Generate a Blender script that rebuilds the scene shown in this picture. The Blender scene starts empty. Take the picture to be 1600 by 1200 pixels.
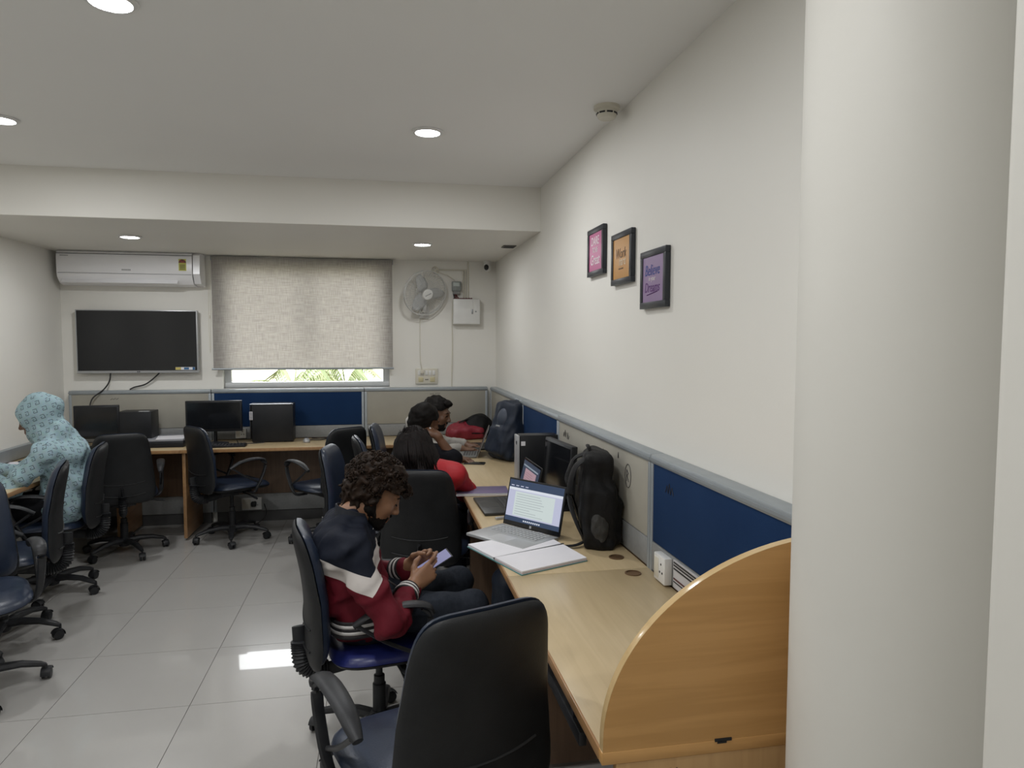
import bpy, bmesh, math, random
import numpy as np
from mathutils import Vector, Matrix, Euler

# ------------------------------------------------------------------ camera, world, light, exposure
S = bpy.context.scene
C = S.collection
PI = math.pi
random.seed(7)

cam_d = bpy.data.cameras.new('camera')
cam_d.sensor_width = 36.0
cam_d.lens = 1086.8 / 1600 * 36
cam_d.clip_start = 0.02
cam_d.clip_end = 300
cam = bpy.data.objects.new('camera', cam_d)
C.objects.link(cam)
_yaw, _pit, _rol = 0.186, 0.0616, 0.0018
_f = Vector((math.sin(_yaw) * math.cos(_pit), math.cos(_yaw) * math.cos(_pit), -math.sin(_pit)))
_r0 = Vector((math.cos(_yaw), -math.sin(_yaw), 0))
_u0 = _r0.cross(_f)
_r = _r0 * math.cos(_rol) + _u0 * math.sin(_rol)
_u = -_r0 * math.sin(_rol) + _u0 * math.cos(_rol)
cam.matrix_world = Matrix(((_r.x, _u.x, -_f.x, 0), (_r.y, _u.y, -_f.y, 0), (_r.z, _u.z, -_f.z, 1.6326), (0, 0, 0, 1)))
S.camera = cam

W = bpy.data.worlds.new('sky')
S.world = W
W.use_nodes = True
W.node_tree.nodes['Background'].inputs[0].default_value = (0.96, 0.985, 1.0, 1)
W.node_tree.nodes['Background'].inputs[1].default_value = 9.0

S.view_settings.view_transform = 'Standard'
S.view_settings.look = 'None'
S.view_settings.gamma = 1.0
S.view_settings.use_curve_mapping = False
S.view_settings.exposure = 0.0
LAMP_POWER = 10.0

# ------------------------------------------------------------------ room numbers (metres)
XR, XL, YB, YF = 1.082, -2.69, 6.594, -1.6
HC, ZB, YBEAM = 2.678, 2.381, 4.70
XP, YP = 1.022, 6.524          # faces of the partitions along the right and the back wall
ZD = 0.75                      # desk height

# ------------------------------------------------------------------ materials
MATS = {}
def nmat(name):
    m = bpy.data.materials.new(name); m.use_nodes = True
    return m, m.node_tree, m.node_tree.nodes['Principled BSDF']
def link(t, a, b): t.links.new(a, b)
def pm(name, c1, c2=None, scale=8.0, rough=0.5, rough2=None, bump=0.0, bscale=None, metal=0.0, spec=0.5, coat=0.0, stretch=(1, 1, 1), detail=4, emit=0.0, sss=0.0):
    """procedural material: noise mixes two colours, noise bump"""
    if name in MATS: return MATS[name]
    m, t, b = nmat(name); N = t.nodes
    tc = N.new('ShaderNodeTexCoord'); mp = N.new('ShaderNodeMapping'); mp.inputs['Scale'].default_value = stretch
    link(t, tc.outputs['Object'], mp.inputs['Vector'])
    nz = N.new('ShaderNodeTexNoise'); nz.inputs['Scale'].default_value = scale; nz.inputs['Detail'].default_value = detail
    link(t, mp.outputs[0], nz.inputs['Vector'])
    if c2 is None: c2 = tuple(min(1, x * 0.9) for x in c1)
    rp = N.new('ShaderNodeValToRGB')
    rp.color_ramp.elements[0].position = .3; rp.color_ramp.elements[0].color = (*c1, 1)
    rp.color_ramp.elements[1].position = .7; rp.color_ramp.elements[1].color = (*c2, 1)
    link(t, nz.outputs['Fac'], rp.inputs[0]); link(t, rp.outputs[0], b.inputs['Base Color'])
    b.inputs['Roughness'].default_value = rough; b.inputs['Metallic'].default_value = metal
    b.inputs['Specular IOR Level'].default_value = spec; b.inputs['Coat Weight'].default_value = coat; b.inputs['Coat Roughness'].default_value = .02
    if sss: b.inputs['Subsurface Weight'].default_value = sss; b.inputs['Subsurface Radius'].default_value = (.02, .008, .004)
    if rough2 is not None:
        mr = N.new('ShaderNodeMapRange'); mr.inputs[3].default_value = rough; mr.inputs[4].default_value = rough2
        link(t, nz.outputs['Fac'], mr.inputs[0]); link(t, mr.outputs[0], b.inputs['Roughness'])
    if bump:
        n2 = N.new('ShaderNodeTexNoise'); n2.inputs['Scale'].default_value = bscale or scale * 6; n2.inputs['Detail'].default_value = 3
        link(t, mp.outputs[0], n2.inputs['Vector'])
        bp = N.new('ShaderNodeBump'); bp.inputs['Strength'].default_value = bump; bp.inputs['Distance'].default_value = .004
        link(t, n2.outputs['Fac'], bp.inputs['Height']); link(t, bp.outputs[0], b.inputs['Normal'])
    if emit:
        link(t, rp.outputs[0], b.inputs['Emission Color']); b.inputs['Emission Strength'].default_value = emit
    MATS[name] = m
    return m
def wood(name, c1, c2, axis=0, rough=0.35):
    if name in MATS: return MATS[name]
    m, t, b = nmat(name); N = t.nodes
    tc = N.new('ShaderNodeTexCoord'); mp = N.new('ShaderNodeMapping')
    sc = [18, 18, 18]; sc[axis] = 1.2; mp.inputs['Scale'].default_value = sc
    link(t, tc.outputs['Object'], mp.inputs['Vector'])
    n1 = N.new('ShaderNodeTexNoise'); n1.inputs['Scale'].default_value = 2.2; n1.inputs['Detail'].default_value = 8; n1.inputs['Distortion'].default_value = .6
    link(t, mp.outputs[0], n1.inputs['Vector'])
    rp = N.new('ShaderNodeValToRGB')
    rp.color_ramp.elements[0].position = .36; rp.color_ramp.elements[0].color = (*c2, 1)
    rp.color_ramp.elements[1].position = .62; rp.color_ramp.elements[1].color = (*c1, 1)
    link(t, n1.outputs['Fac'], rp.inputs[0]); link(t, rp.outputs[0], b.inputs['Base Color'])
    b.inputs['Roughness'].default_value = rough
    bp = N.new('ShaderNodeBump'); bp.inputs['Strength'].default_value = .06; bp.inputs['Distance'].default_value = .002
    link(t, n1.outputs['Fac'], bp.inputs['Height']); link(t, bp.outputs[0], b.inputs['Normal'])
    MATS[name] = m; return m
def emis(name, col, s):
    if name in MATS: return MATS[name]
    m, t, b = nmat(name)
    b.inputs['Base Color'].default_value = (*[c * .08 for c in col], 1); b.inputs['Emission Color'].default_value = (*col, 1); b.inputs['Emission Strength'].default_value = s
    MATS[name] = m; return m

M_wall = pm('cream_wall_paint', (.80, .785, .735), (.775, .76, .71), 1.3, .55, bump=.05, bscale=120)
M_ceil = pm('ceiling_paint', (.86, .86, .845), (.84, .84, .825), 1.1, .7, bump=.03, bscale=90)
M_col = pm('column_paint', (.65, .635, .585), (.625, .61, .56), 2.5, .62, bump=.08, bscale=14)
M_tile = pm('floor_tile', (.445, .435, .415), (.42, .41, .39), 2.0, .20, rough2=.28, spec=.5, detail=6, coat=.55)
M_grout = pm('floor_grout', (.16, .15, .14), (.12, .115, .105), 20, .8)
M_black = pm('black_plastic', (.016, .017, .019), (.024, .025, .028), 30, .45, bump=.12, bscale=500, spec=.35)
M_shell = pm('chair_shell_plastic', (.009, .0095, .0105), (.014, .015, .0165), 12, .5, bump=.15, bscale=350, spec=.35)
M_navy = pm('navy_leatherette', (.014, .022, .042), (.018, .028, .052), 14, .30, rough2=.42, bump=.12, bscale=160)
M_blue_seat = pm('blue_leatherette', (.012, .018, .11), (.016, .022, .13), 14, .33, bump=.12, bscale=160)
M_steel = pm('grey_steel', (.35, .36, .37), (.30, .31, .32), 20, .3, metal=.9)
M_chrome = pm('chrome', (.7, .7, .7), (.6, .6, .6), 20, .15, metal=1)
M_alu = pm('partition_aluminium', (.34, .37, .39), (.30, .33, .35), 15, .42, metal=.35)
M_race = pm('raceway_grey', (.22, .225, .225), (.25, .255, .25), 60, .55, bump=.1, bscale=500)
M_beige = pm('beige_panel_fabric', (.36, .345, .295), (.33, .315, .27), 5, .8, bump=.25, bscale=700)
M_bluef = pm('blue_panel_fabric', (.008, .028, .085), (.011, .035, .10), 3, .85, bump=.3, bscale=600, spec=.12)
M_top = wood('maple_laminate', (.56, .44, .265), (.51, .395, .23), 1, .28)
M_topx = wood('maple_laminate_x', (.56, .44, .265), (.51, .395, .23), 0, .28)
M_edge = wood('beech_edge_band', (.42, .24, .11), (.35, .19, .085), 1, .3)
M_gable = wood('walnut_gable', (.16, .095, .055), (.12, .07, .04), 2, .4)
M_beech = wood('beech_end_panel', (.62, .345, .125), (.54, .295, .10), 0, .33)
M_beechg = wood('beech_gable', (.50, .31, .14), (.44, .265, .115), 2, .33)
M_white = pm('white_plastic', (.74, .74, .72), (.70, .70, .68), 10, .35)
M_ivory = pm('ivory_plastic', (.66, .63, .54), (.62, .59, .50), 10, .4)
M_paper = pm('white_paper', (.78, .77, .80), (.74, .73, .77), 9, .8)
M_screen = pm('dark_glossy_screen', (.006, .007, .009), (.009, .010, .012), 4, .12)
M_mon = pm('monitor_plastic', (.009, .010, .012), (.012, .013, .016), 20, .4, spec=.35)
M_silver = pm('silver_plastic', (.45, .46, .47), (.42, .43, .44), 15, .35, metal=.3)
M_cable = pm('black_cable', (.012, .012, .012), (.02, .02, .02), 40, .5)
M_skin = pm('brown_skin', (.30, .155, .085), (.26, .13, .07), 25, .45, sss=.12, bump=.05, bscale=300)
M_skin_d = pm('darker_brown_skin', (.17, .085, .048), (.145, .07, .04), 25, .45, sss=.1)
M_hair = pm('black_hair', (.005, .0045, .004), (.009, .007, .006), 60, .65, spec=.15)
M_hair_b = pm('dark_brown_hair', (.011, .007, .005), (.026, .014, .008), 40, .6, spec=.18)
M_hair_l = pm('dark_long_hair', (.0035, .0028, .0028), (.010, .0065, .006), 50, .6, spec=.12)

# ------------------------------------------------------------------ object helpers
def tag(o, label=None, cat=None, group=None, kind=None):
    if label: o['label'] = label
    if cat: o['category'] = cat
    if group: o['group'] = group
    if kind: o['kind'] = kind
    return o
def empty(name, loc=(0, 0, 0), rz=0, label=None, cat=None, group=None):
    o = bpy.data.objects.new(name, None); C.objects.link(o)
    o.location = loc; o.rotation_euler = (0, 0, rz); o.empty_display_size = .1
    return tag(o, label, cat, group)
def link_obj(name, me, parent=None, loc=None, rot=None):
    o = bpy.data.objects.new(name, me); C.objects.link(o)
    if parent is not None: o.parent = parent
    if loc is not None: o.location = loc
    if rot is not None: o.rotation_euler = rot
    return o
def mesh_of(name, bm, mats, smooth=None):
    if not isinstance(mats, (list, tuple)): mats = [mats]
    me = bpy.data.meshes.new(name)
    bmesh.ops.recalc_face_normals(bm, faces=bm.faces)
    bm.to_mesh(me); bm.free()
    for m in mats: me.materials.append(m)
    if smooth is not None:
        me.polygons.foreach_set('use_smooth', [True] * len(me.polygons))
        if smooth < 179: me.set_sharp_from_angle(angle=math.radians(smooth))
    return me
def obj(name, bm, mats, parent=None, smooth=35, loc=None, rot=None):
    return link_obj(name, mesh_of(name, bm, mats, smooth), parent, loc, rot)
def nb(): return bmesh.new()
def merge(dst, src, mat=None, mi=None):
    """copy src bmesh into dst with a matrix"""
    vs = {}
    for v in src.verts: vs[v] = dst.verts.new(mat @ v.co if mat is not None else v.co)
    for f in src.faces:
        try:
            nf = dst.faces.new([vs[v] for v in f.verts]); nf.material_index = f.material_index if mi is None else mi
        except ValueError: pass
    src.free()
def box(bm, c, s, bev=0.0, rot=None, mi=0, seg=2):
    """box at centre c with full sizes s"""
    b = bmesh.new(); bmesh.ops.create_cube(b, size=1)
    for v in b.verts: v.co = Vector((v.co.x * s[0], v.co.y * s[1], v.co.z * s[2]))
    if bev > 0: bmesh.ops.bevel(b, geom=b.edges[:], offset=bev, segments=seg, profile=.5, affect='EDGES')
    m = Matrix.Translation(c)
    if rot is not None: m = m @ (Euler(rot).to_matrix().to_4x4() if not isinstance(rot, Matrix) else rot.to_4x4())
    merge(bm, b, m, mi); return bm
def box2(bm, lo, hi, bev=0.0, mi=0, seg=2):
    return box(bm, [(a + b) / 2 for a, b in zip(lo, hi)], [b - a for a, b in zip(lo, hi)], bev, None, mi, seg)
def tube(bm, pts, r, n=8, cap=True, b=None, up=(0, 0, 1), mi=0, closed=False):
    """sweep along points; r radius or list; b second radius (flat tubes)"""
    P = [Vector(p) for p in pts]; L = len(P)
    R = r if isinstance(r, (list, tuple)) else [r] * L
    B = b if isinstance(b, (list, tuple)) else ([b] * L if b is not None else R)
    upv = Vector(up); rings = []; prev = None
    for i, p in enumerate(P):
        if closed: t = P[(i + 1) % L] - P[i - 1]
        else: t = P[min(i + 1, L - 1)] - P[max(i - 1, 0)]
        if t.length < 1e-9: t = Vector((0, 0, 1))
        t.normalize()
        s = t.cross(upv)
        if s.length < 1e-3: s = t.cross(Vector((1, 0, 0))) if prev is None else prev - t * prev.dot(t)
        if prev is not None:
            s2 = prev - t * prev.dot(t)
            if s2.length > 1e-3 and b is None: s = s2
        s.normalize(); prev = s; nrm = s.cross(t)
        rings.append([bm.verts.new(p + s * (R[i] * math.cos(a)) + nrm * (B[i] * math.sin(a))) for a in [2 * PI * k / n for k in range(n)]])
    for i in range(L if closed else L - 1):
        A, Bq = rings[i], rings[(i + 1) % L]
        for k in range(n):
            f = bm.faces.new((A[k], A[(k + 1) % n], Bq[(k + 1) % n], Bq[k])); f.material_index = mi
    if cap and not closed:
        f = bm.faces.new(rings[0][::-1]); f.material_index = mi
        f = bm.faces.new(rings[-1]); f.material_index = mi
    return bm
def lathe(bm, prof, n=20, m=None, mi=0):
    """profile [(r,z)] about z"""
    m = m or Matrix.Identity(4); rings = []
    for r, z in prof:
        if r < 1e-6: rings.append([bm.verts.new(m @ Vector((0, 0, z)))])
        else: rings.append([bm.verts.new(m @ Vector((r * math.cos(2 * PI * k / n), r * math.sin(2 * PI * k / n), z))) for k in range(n)])
    for A, B in zip(rings, rings[1:]):
        for k in range(n):
            k2 = (k + 1) % n
            if len(A) == 1 and len(B) == 1: continue
            if len(A) == 1: vs = (A[0], B[k], B[k2])
            elif len(B) == 1: vs = (A[k], A[k2], B[0])
            else: vs = (A[k], A[k2], B[k2], B[k])
            f = bm.faces.new(vs); f.material_index = mi
    for R in (rings[0], rings[-1]):
        if len(R) > 1:
            try: f = bm.faces.new(R); f.material_index = mi
            except ValueError: pass
    return bm
def prism(bm, pts, d, m=None, mi=0):
    """outline pts (x,y) extruded 0..d in z"""
    m = m or Matrix.Identity(4)
    a = [bm.verts.new(m @ Vector((x, y, 0))) for x, y in pts]; b = [bm.verts.new(m @ Vector((x, y, d))) for x, y in pts]
    bm.faces.new(a[::-1]).material_index = mi; bm.faces.new(b).material_index = mi
    for i in range(len(pts)):
        j = (i + 1) % len(pts); bm.faces.new((a[i], a[j], b[j], b[i])).material_index = mi
    return bm
def bez(pts, n=12):
    """smooth curve through points (Catmull-Rom)"""
    P = [Vector(p) for p in pts]; P = [P[0] * 2 - P[1]] + P + [P[-1] * 2 - P[-2]]; out = []
    for i in range(1, len(P) - 2):
        for k in range(n):
            t = k / n; a, b, c, d = P[i - 1], P[i], P[i + 1], P[i + 2]
            out.append(.5 * ((2 * b) + (c - a) * t + (2 * a - 5 * b + 4 * c - d) * t * t + (3 * b - a - 3 * c + d) * t ** 3))
    out.append(P[-2]); return out
def text(name, s, size, mat, parent, m, ext=.0004, shear=0, align='CENTER'):
    cu = bpy.data.curves.new(name, 'FONT'); cu.body = s; cu.size = size; cu.extrude = ext; cu.shear = shear; cu.align_x = align; cu.align_y = 'CENTER'
    cu.resolution_u = 3
    o = bpy.data.objects.new(name, cu); C.objects.link(o)
    me = bpy.data.meshes.new_from_object(o.evaluated_get(bpy.context.evaluated_depsgraph_get()))
    bpy.data.objects.remove(o); bpy.data.curves.remove(cu)
    me.transform(m); me.materials.clear(); me.materials.append(mat)
    return link_obj(name, me, parent)
def struct(name, bm, mats, smooth=None, parent=None):
    o = obj(name, bm, mats, parent, smooth)
    if parent is None: o['kind'] = 'structure'
    return o
def copy_tree(o, parent=None):
    c = o.copy(); C.objects.link(c)
    if parent is not None: c.parent = parent
    for ch in list(o.children): copy_tree(ch, c)
    return c

# ------------------------------------------------------------------ smooth solids (signed distance, surface nets)
class SDF:
    def __init__(s): s.p = []
    def cap(s, a, b, ra, rb=None, k=.02, op='+'): s.p.append(('c', np.array(a, float), np.array(b, float), ra, ra if rb is None else rb, k, op)); return s
    def ell(s, c, r, rot=None, k=.02, op='+'): s.p.append(('e', np.array(c, float), np.array(r, float), None if rot is None else np.array(Euler(rot).to_matrix()), 0, k, op)); return s
    def box(s, c, h, r=.01, rot=None, k=.02, op='+'): s.p.append(('b', np.array(c, float), np.array(h, float), None if rot is None else np.array(Euler(rot).to_matrix()), r, k, op)); return s
    def chain(s, pts, rs, k=.02):
        for i in range(len(pts) - 1): s.cap(pts[i], pts[i + 1], rs[i], rs[i + 1], k)
        return s
    def mesh(s, vox=.008, noise=None, clip=None):
        lo = np.full(3, 1e9); hi = -lo
        for q in s.p:
            if q[6] == '-': continue
            if q[0] == 'c':
                r = max(q[3], q[4]); l = np.minimum(q[1], q[2]) - r; h = np.maximum(q[1], q[2]) + r
            else:
                r = np.linalg.norm(q[2]) if q[3] is not None else q[2]
                r = r + (q[4] if q[0] == 'b' else 0); l = q[1] - r; h = q[1] + r
            lo = np.minimum(lo, l); hi = np.maximum(hi, h)
        pad = vox * 4 + (noise[0] if noise else 0) * 2
        lo -= pad; hi += pad
        n = np.ceil((hi - lo) / vox).astype(int) + 1
        ax = [(lo[i] + vox * np.arange(n[i])).astype(np.float32) for i in range(3)]
        F = np.full(n, .5, np.float32)
        for q in s.p:
            typ, k, op = q[0], q[5], q[6]
            if typ == 'c':
                r = max(q[3], q[4]); l = np.minimum(q[1], q[2]) - r; h = np.maximum(q[1], q[2]) + r
            else:
                r = np.linalg.norm(q[2]) if q[3] is not None else q[2]
                r = r + (q[4] if typ == 'b' else 0); l = q[1] - r; h = q[1] + r
            mg = k + vox * 4 + .02
            i0 = np.clip(np.floor((l - mg - lo) / vox).astype(int), 0, n - 1); i1 = np.clip(np.ceil((h + mg - lo) / vox).astype(int) + 1, 1, n)
            sl = tuple(slice(a, b) for a, b in zip(i0, i1))
            if any(a >= b for a, b in zip(i0, i1)): continue
            x = ax[0][sl[0]][:, None, None]; y = ax[1][sl[1]][None, :, None]; z = ax[2][sl[2]][None, None, :]
            if typ == 'c':
                a, b = q[1], q[2]; d = b - a; dd = max(d @ d, 1e-12)
                px, py, pz = x - a[0], y - a[1], z - a[2]
                t = np.clip((px * d[0] + py * d[1] + pz * d[2]) / dd, 0, 1)
                D = np.sqrt((px - t * d[0]) ** 2 + (py - t * d[1]) ** 2 + (pz - t * d[2]) ** 2) - (q[3] + (q[4] - q[3]) * t)
            else:
                px, py, pz = x - q[1][0], y - q[1][1], z - q[1][2]
                if q[3] is not None:
                    R = q[3].T
                    px, py, pz = (R[0, 0] * px + R[0, 1] * py + R[0, 2] * pz, R[1, 0] * px + R[1, 1] * py + R[1, 2] * pz, R[2, 0] * px + R[2, 1] * py + R[2, 2] * pz)
                if typ == 'e':
                    r = q[2]; k0 = np.sqrt((px / r[0]) ** 2 + (py / r[1]) ** 2 + (pz / r[2]) ** 2)
                    k1 = np.sqrt((px / r[0] ** 2) ** 2 + (py / r[1] ** 2) ** 2 + (pz / r[2] ** 2) ** 2)
                    D = k0 * (k0 - 1) / np.maximum(k1, 1e-6)
                else:
                    hx, hy, hz = q[2]; qx, qy, qz = np.abs(px) - hx + q[4] * 0, np.abs(py) - hy, np.abs(pz) - hz
                    D = np.sqrt(np.maximum(qx, 0) ** 2 + np.maximum(qy, 0) ** 2 + np.maximum(qz, 0) ** 2) + np.minimum(np.maximum(qx, np.maximum(qy, qz)), 0) - q[4]
            f = F[sl]
            if op == '+':
                hh = np.maximum(k - np.abs(f - D), 0) / k; F[sl] = np.minimum(f, D) - hh * hh * k * .25
            else:
                D = -D; hh = np.maximum(k - np.abs(f - D), 0) / k; F[sl] = np.maximum(f, D) + hh * hh * k * .25
        if clip is not None or noise is not None:
            X, Y, Z = np.meshgrid(*ax, indexing='ij', sparse=True)
            if noise is not None:
                amp, freq, seed = noise[:3]; st = noise[3] if len(noise) > 3 else (1, 1, 1)
                rg = np.random.RandomState(seed); nn = 0
                for o in range(5):
                    d = rg.normal(size=3); d /= np.linalg.norm(d); fr = freq * (1 + .55 * o) * np.array(st)
                    ph = rg.uniform(0, 6.28); d2 = rg.normal(size=3); ph2 = rg.uniform(0, 6.28)
                    w = np.sin((X * d2[0] + Y * d2[1] + Z * d2[2]) * freq * .5 + ph2) * 1.2
                    nn = nn + np.sin(X * d[0] * fr[0] + Y * d[1] * fr[1] + Z * d[2] * fr[2] + ph + w) / (1 + .4 * o)
                F = F + amp * nn.astype(np.float32) * .6
            if clip is not None: F = np.maximum(F, clip(X, Y, Z).astype(np.float32))
        return surface_nets(F, lo, vox)
def surface_nets(F, lo, vox):
    I = F < 0; n = F.shape
    c = np.zeros((n[0] - 1, n[1] - 1, n[2] - 1), np.uint8)
    offs = [(i, j, k) for i in (0, 1) for j in (0, 1) for k in (0, 1)]
    for i, j, k in offs: c += I[i:n[0] - 1 + i, j:n[1] - 1 + j, k:n[2] - 1 + k]
    ci, cj, ck = np.nonzero((c > 0) & (c < 8))
    vals = {o: F[ci + o[0], cj + o[1], ck + o[2]].astype(float) for o in offs}
    acc = np.zeros((len(ci), 3)); cnt = np.zeros(len(ci))
    for o in offs:
        for a in range(3):
            if o[a]: continue
            o2 = list(o); o2[a] = 1; o2 = tuple(o2); v0, v1 = vals[o], vals[o2]
            x = (v0 < 0) != (v1 < 0); t = np.where(x, v0 / np.where(np.abs(v0 - v1) < 1e-9, 1, v0 - v1), 0)
            p = np.zeros((len(ci), 3)); p[:] = o; p[:, a] += t
            acc += p * x[:, None]; cnt += x
    V = (np.stack([ci, cj, ck], 1) + acc / cnt[:, None]) * vox + lo
    idx = np.full(c.shape, -1, np.int64); idx[ci, cj, ck] = np.arange(len(ci))
    Q = []
    for a in range(3):
        sa = [slice(None)] * 3; sb = [slice(None)] * 3; sa[a] = slice(0, -1); sb[a] = slice(1, None)
        A, B = I[tuple(sa)], I[tuple(sb)]; e = np.stack(np.nonzero(A != B), 1)
        if not len(e): continue
        fl = A[tuple(e.T)]; b1, b2 = (a + 1) % 3, (a + 2) % 3
        ok = (e[:, b1] > 0) & (e[:, b2] > 0) & (e[:, b1] < n[b1] - 1) & (e[:, b2] < n[b2] - 1); e = e[ok]; fl = fl[ok]
        def g(d1, d2):
            q = e.copy(); q[:, b1] += d1; q[:, b2] += d2; return idx[tuple(q.T)]
        q = np.stack([g(-1, -1), g(0, -1), g(0, 0), g(-1, 0)], 1); q[~fl] = q[~fl][:, ::-1]
        Q.append(q)
    return V, np.concatenate(Q)
def np_obj(name, parts, mats, parent=None, uv=None):
    """parts: list of (V, Q, material index, matrix)"""
    Vs, Qs, Ms, o = [], [], [], 0
    for V, Q, mi, m in parts:
        V = np.asarray(V, float)
        if m is not None: A = np.array(m); V = V @ A[:3, :3].T + A[:3, 3]
        Vs.append(V); Qs.append(np.asarray(Q) + o); Ms += [mi] * len(Q); o += len(V)
    V = np.concatenate(Vs); Q = np.concatenate(Qs); me = bpy.data.meshes.new(name)
    me.vertices.add(len(V)); me.vertices.foreach_set('co', V.ravel())
    me.loops.add(Q.size); me.loops.foreach_set('vertex_index', Q.ravel())
    me.polygons.add(len(Q)); me.polygons.foreach_set('loop_start', np.arange(len(Q)) * 4)
    me.polygons.foreach_set('material_index', Ms); me.polygons.foreach_set('use_smooth', [True] * len(Q))
    me.update(calc_edges=True)
    for mm in (mats if isinstance(mats, (list, tuple)) else [mats]): me.materials.append(mm)
    if uv is not None:
        nrm = np.empty(len(Q) * 3); me.polygons.foreach_get('normal', nrm); nrm = np.abs(nrm.reshape(-1, 3))
        P = V[Q]; U = np.empty((len(Q), 4, 2))
        dom = np.argmax(nrm * np.array([1.0, 1.0, .8]), 1)
        for d, (i, j) in enumerate(((1, 2), (0, 2), (0, 1))):
            s = dom == d; U[s, :, 0] = P[s][:, :, i]; U[s, :, 1] = P[s][:, :, j]
        l = me.uv_layers.new(name='UVMap'); l.data.foreach_set('uv', U.ravel())
    return link_obj(name, me, parent)
# ================================================================== THE ROOM
# floor: grout bed with separate tiles
bm = nb(); box2(bm, (XL - .1, YF - .1, -.06), (XR + .1, YB + .1, -.003)); floor = struct('floor', bm, M_grout)
TX, TY, TS, TG = -.2578, 3.2363, .6, .003
_tiles = {}
def frange(o, lo, hi):
    k = math.floor((lo - o) / TS); out = []
    while o + k * TS < hi: out.append((max(lo, o + k * TS), min(hi, o + (k + 1) * TS))); k += 1
    return out
for xa, xb in frange(TX, XL, XR):
    for ya, yb in frange(TY, YF, YB):
        key = (round(xb - xa, 3), round(yb - ya, 3))
        if key not in _tiles:
            b = nb(); box(b, (0, 0, -.005), (xb - xa - TG, yb - ya - TG, .01)); _tiles[key] = mesh_of('floor_tile', b, M_tile)
        link_obj('floor_tile', _tiles[key], floor, ((xa + xb) / 2, (ya + yb) / 2, 0))
bm = nb(); box2(bm, (XL - .2, YF - .2, HC), (XR + .2, YBEAM + .05, HC + .15)); struct('ceiling', bm, M_ceil)
bm = nb(); box2(bm, (XL - .2, YBEAM, ZB), (XR + .2, YB + .2, HC + .15), .004); struct('ceiling_beam', bm, M_wall)
bm = nb(); box2(bm, (XR, .5, 0), (XR + .2, YB + .2, HC)); struct('wall_right', bm, M_wall)
bm = nb(); box2(bm, (XL - .2, YF - .2, 0), (XL, YB + .2, HC)); struct('wall_left', bm, M_wall)
bm = nb(); box2(bm, (XL, YF - .2, 0), (XR + .2, YF, HC)); struct('wall_front', bm, M_wall)
# back wall around the window opening
WX0, WX1, WZ0, WZ1 = -1.39, .075, 1.205, 2.32
bm = nb()
box2(bm, (XL, YB, 0), (WX0, YB + .2, ZB)); box2(bm, (WX1, YB, 0), (XR, YB + .2, ZB))
box2(bm, (WX0, YB, 0), (WX1, YB + .2, WZ0)); box2(bm, (WX0, YB, WZ1), (WX1, YB + .2, ZB))
struct('wall_back', bm, M_wall)
# near wall end beside the camera and the round column
bm = nb(); pts = []
for k in range(7): a = PI / 2 + k * PI / 12; pts.append((.708 + .018 + .018 * math.cos(a), .70 - .018 + .018 * math.sin(a)))
prism(bm, [(XR + .2, .70)] + pts + [(.708, YF), (XR + .2, YF)], HC)
struct('wall_near', bm, M_col, 30)
bm = nb()
lathe(bm, [(.26, 0), (.26, HC)], 72, Matrix.Translation((1.02, 1.10, 0))); struct('column', bm, M_col, 30)

# window: frame, panes, blind
bm = nb()
for lo, hi in (((WX0, YB + .04, WZ0 + .05), (WX0 + .06, YB + .12, WZ1 - .05)), ((WX1 - .06, YB + .04, WZ0 + .05), (WX1, YB + .12, WZ1 - .05)), ((WX0, YB + .04, WZ0), (WX1, YB + .12, WZ0 + .05)), ((WX0, YB + .04, WZ1 - .05), (WX1, YB + .12, WZ1))):
    box2(bm, lo, hi, .006)
win = struct('window_1', bm, pm('window_frame_white', (.62, .64, .65), (.58, .60, .61), 10, .4), 30)
def glass_mat():
    m, t, b = nmat('window_glass'); N = t.nodes
    gl = N.new('ShaderNodeBsdfGlossy'); gl.inputs['Roughness'].default_value = .02
    tr = N.new('ShaderNodeBsdfTransparent'); fr = N.new('ShaderNodeFresnel'); fr.inputs[0].default_value = 1.45
    mx = N.new('ShaderNodeMixShader'); link(t, fr.outputs[0], mx.inputs[0]); link(t, tr.outputs[0], mx.inputs[1]); link(t, gl.outputs[0], mx.inputs[2])
    link(t, mx.outputs[0], N['Material Output'].inputs[0]); return m
M_glass = glass_mat()
for a, b_ in ((WX0 + .06, -.67), (-.64, WX1 - .06)):
    bm = nb(); box2(bm, (a, YB + .075, WZ0 + .05), (b_, YB + .081, WZ1 - .05)); obj('pane', bm, M_glass, win)
bm = nb(); box2(bm, (-.67, YB + .05, WZ0 + .3), (-.64, YB + .10, WZ1 - .05), .004); obj('window_mullion', bm, MATS['window_frame_white'], win)
bm = nb(); box2(bm, (WX0 - .01, YB - .015, WZ0 - .022), (WX1 + .01, YB + .13, WZ0), .004); obj('window_sill', bm, M_white, win)

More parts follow.
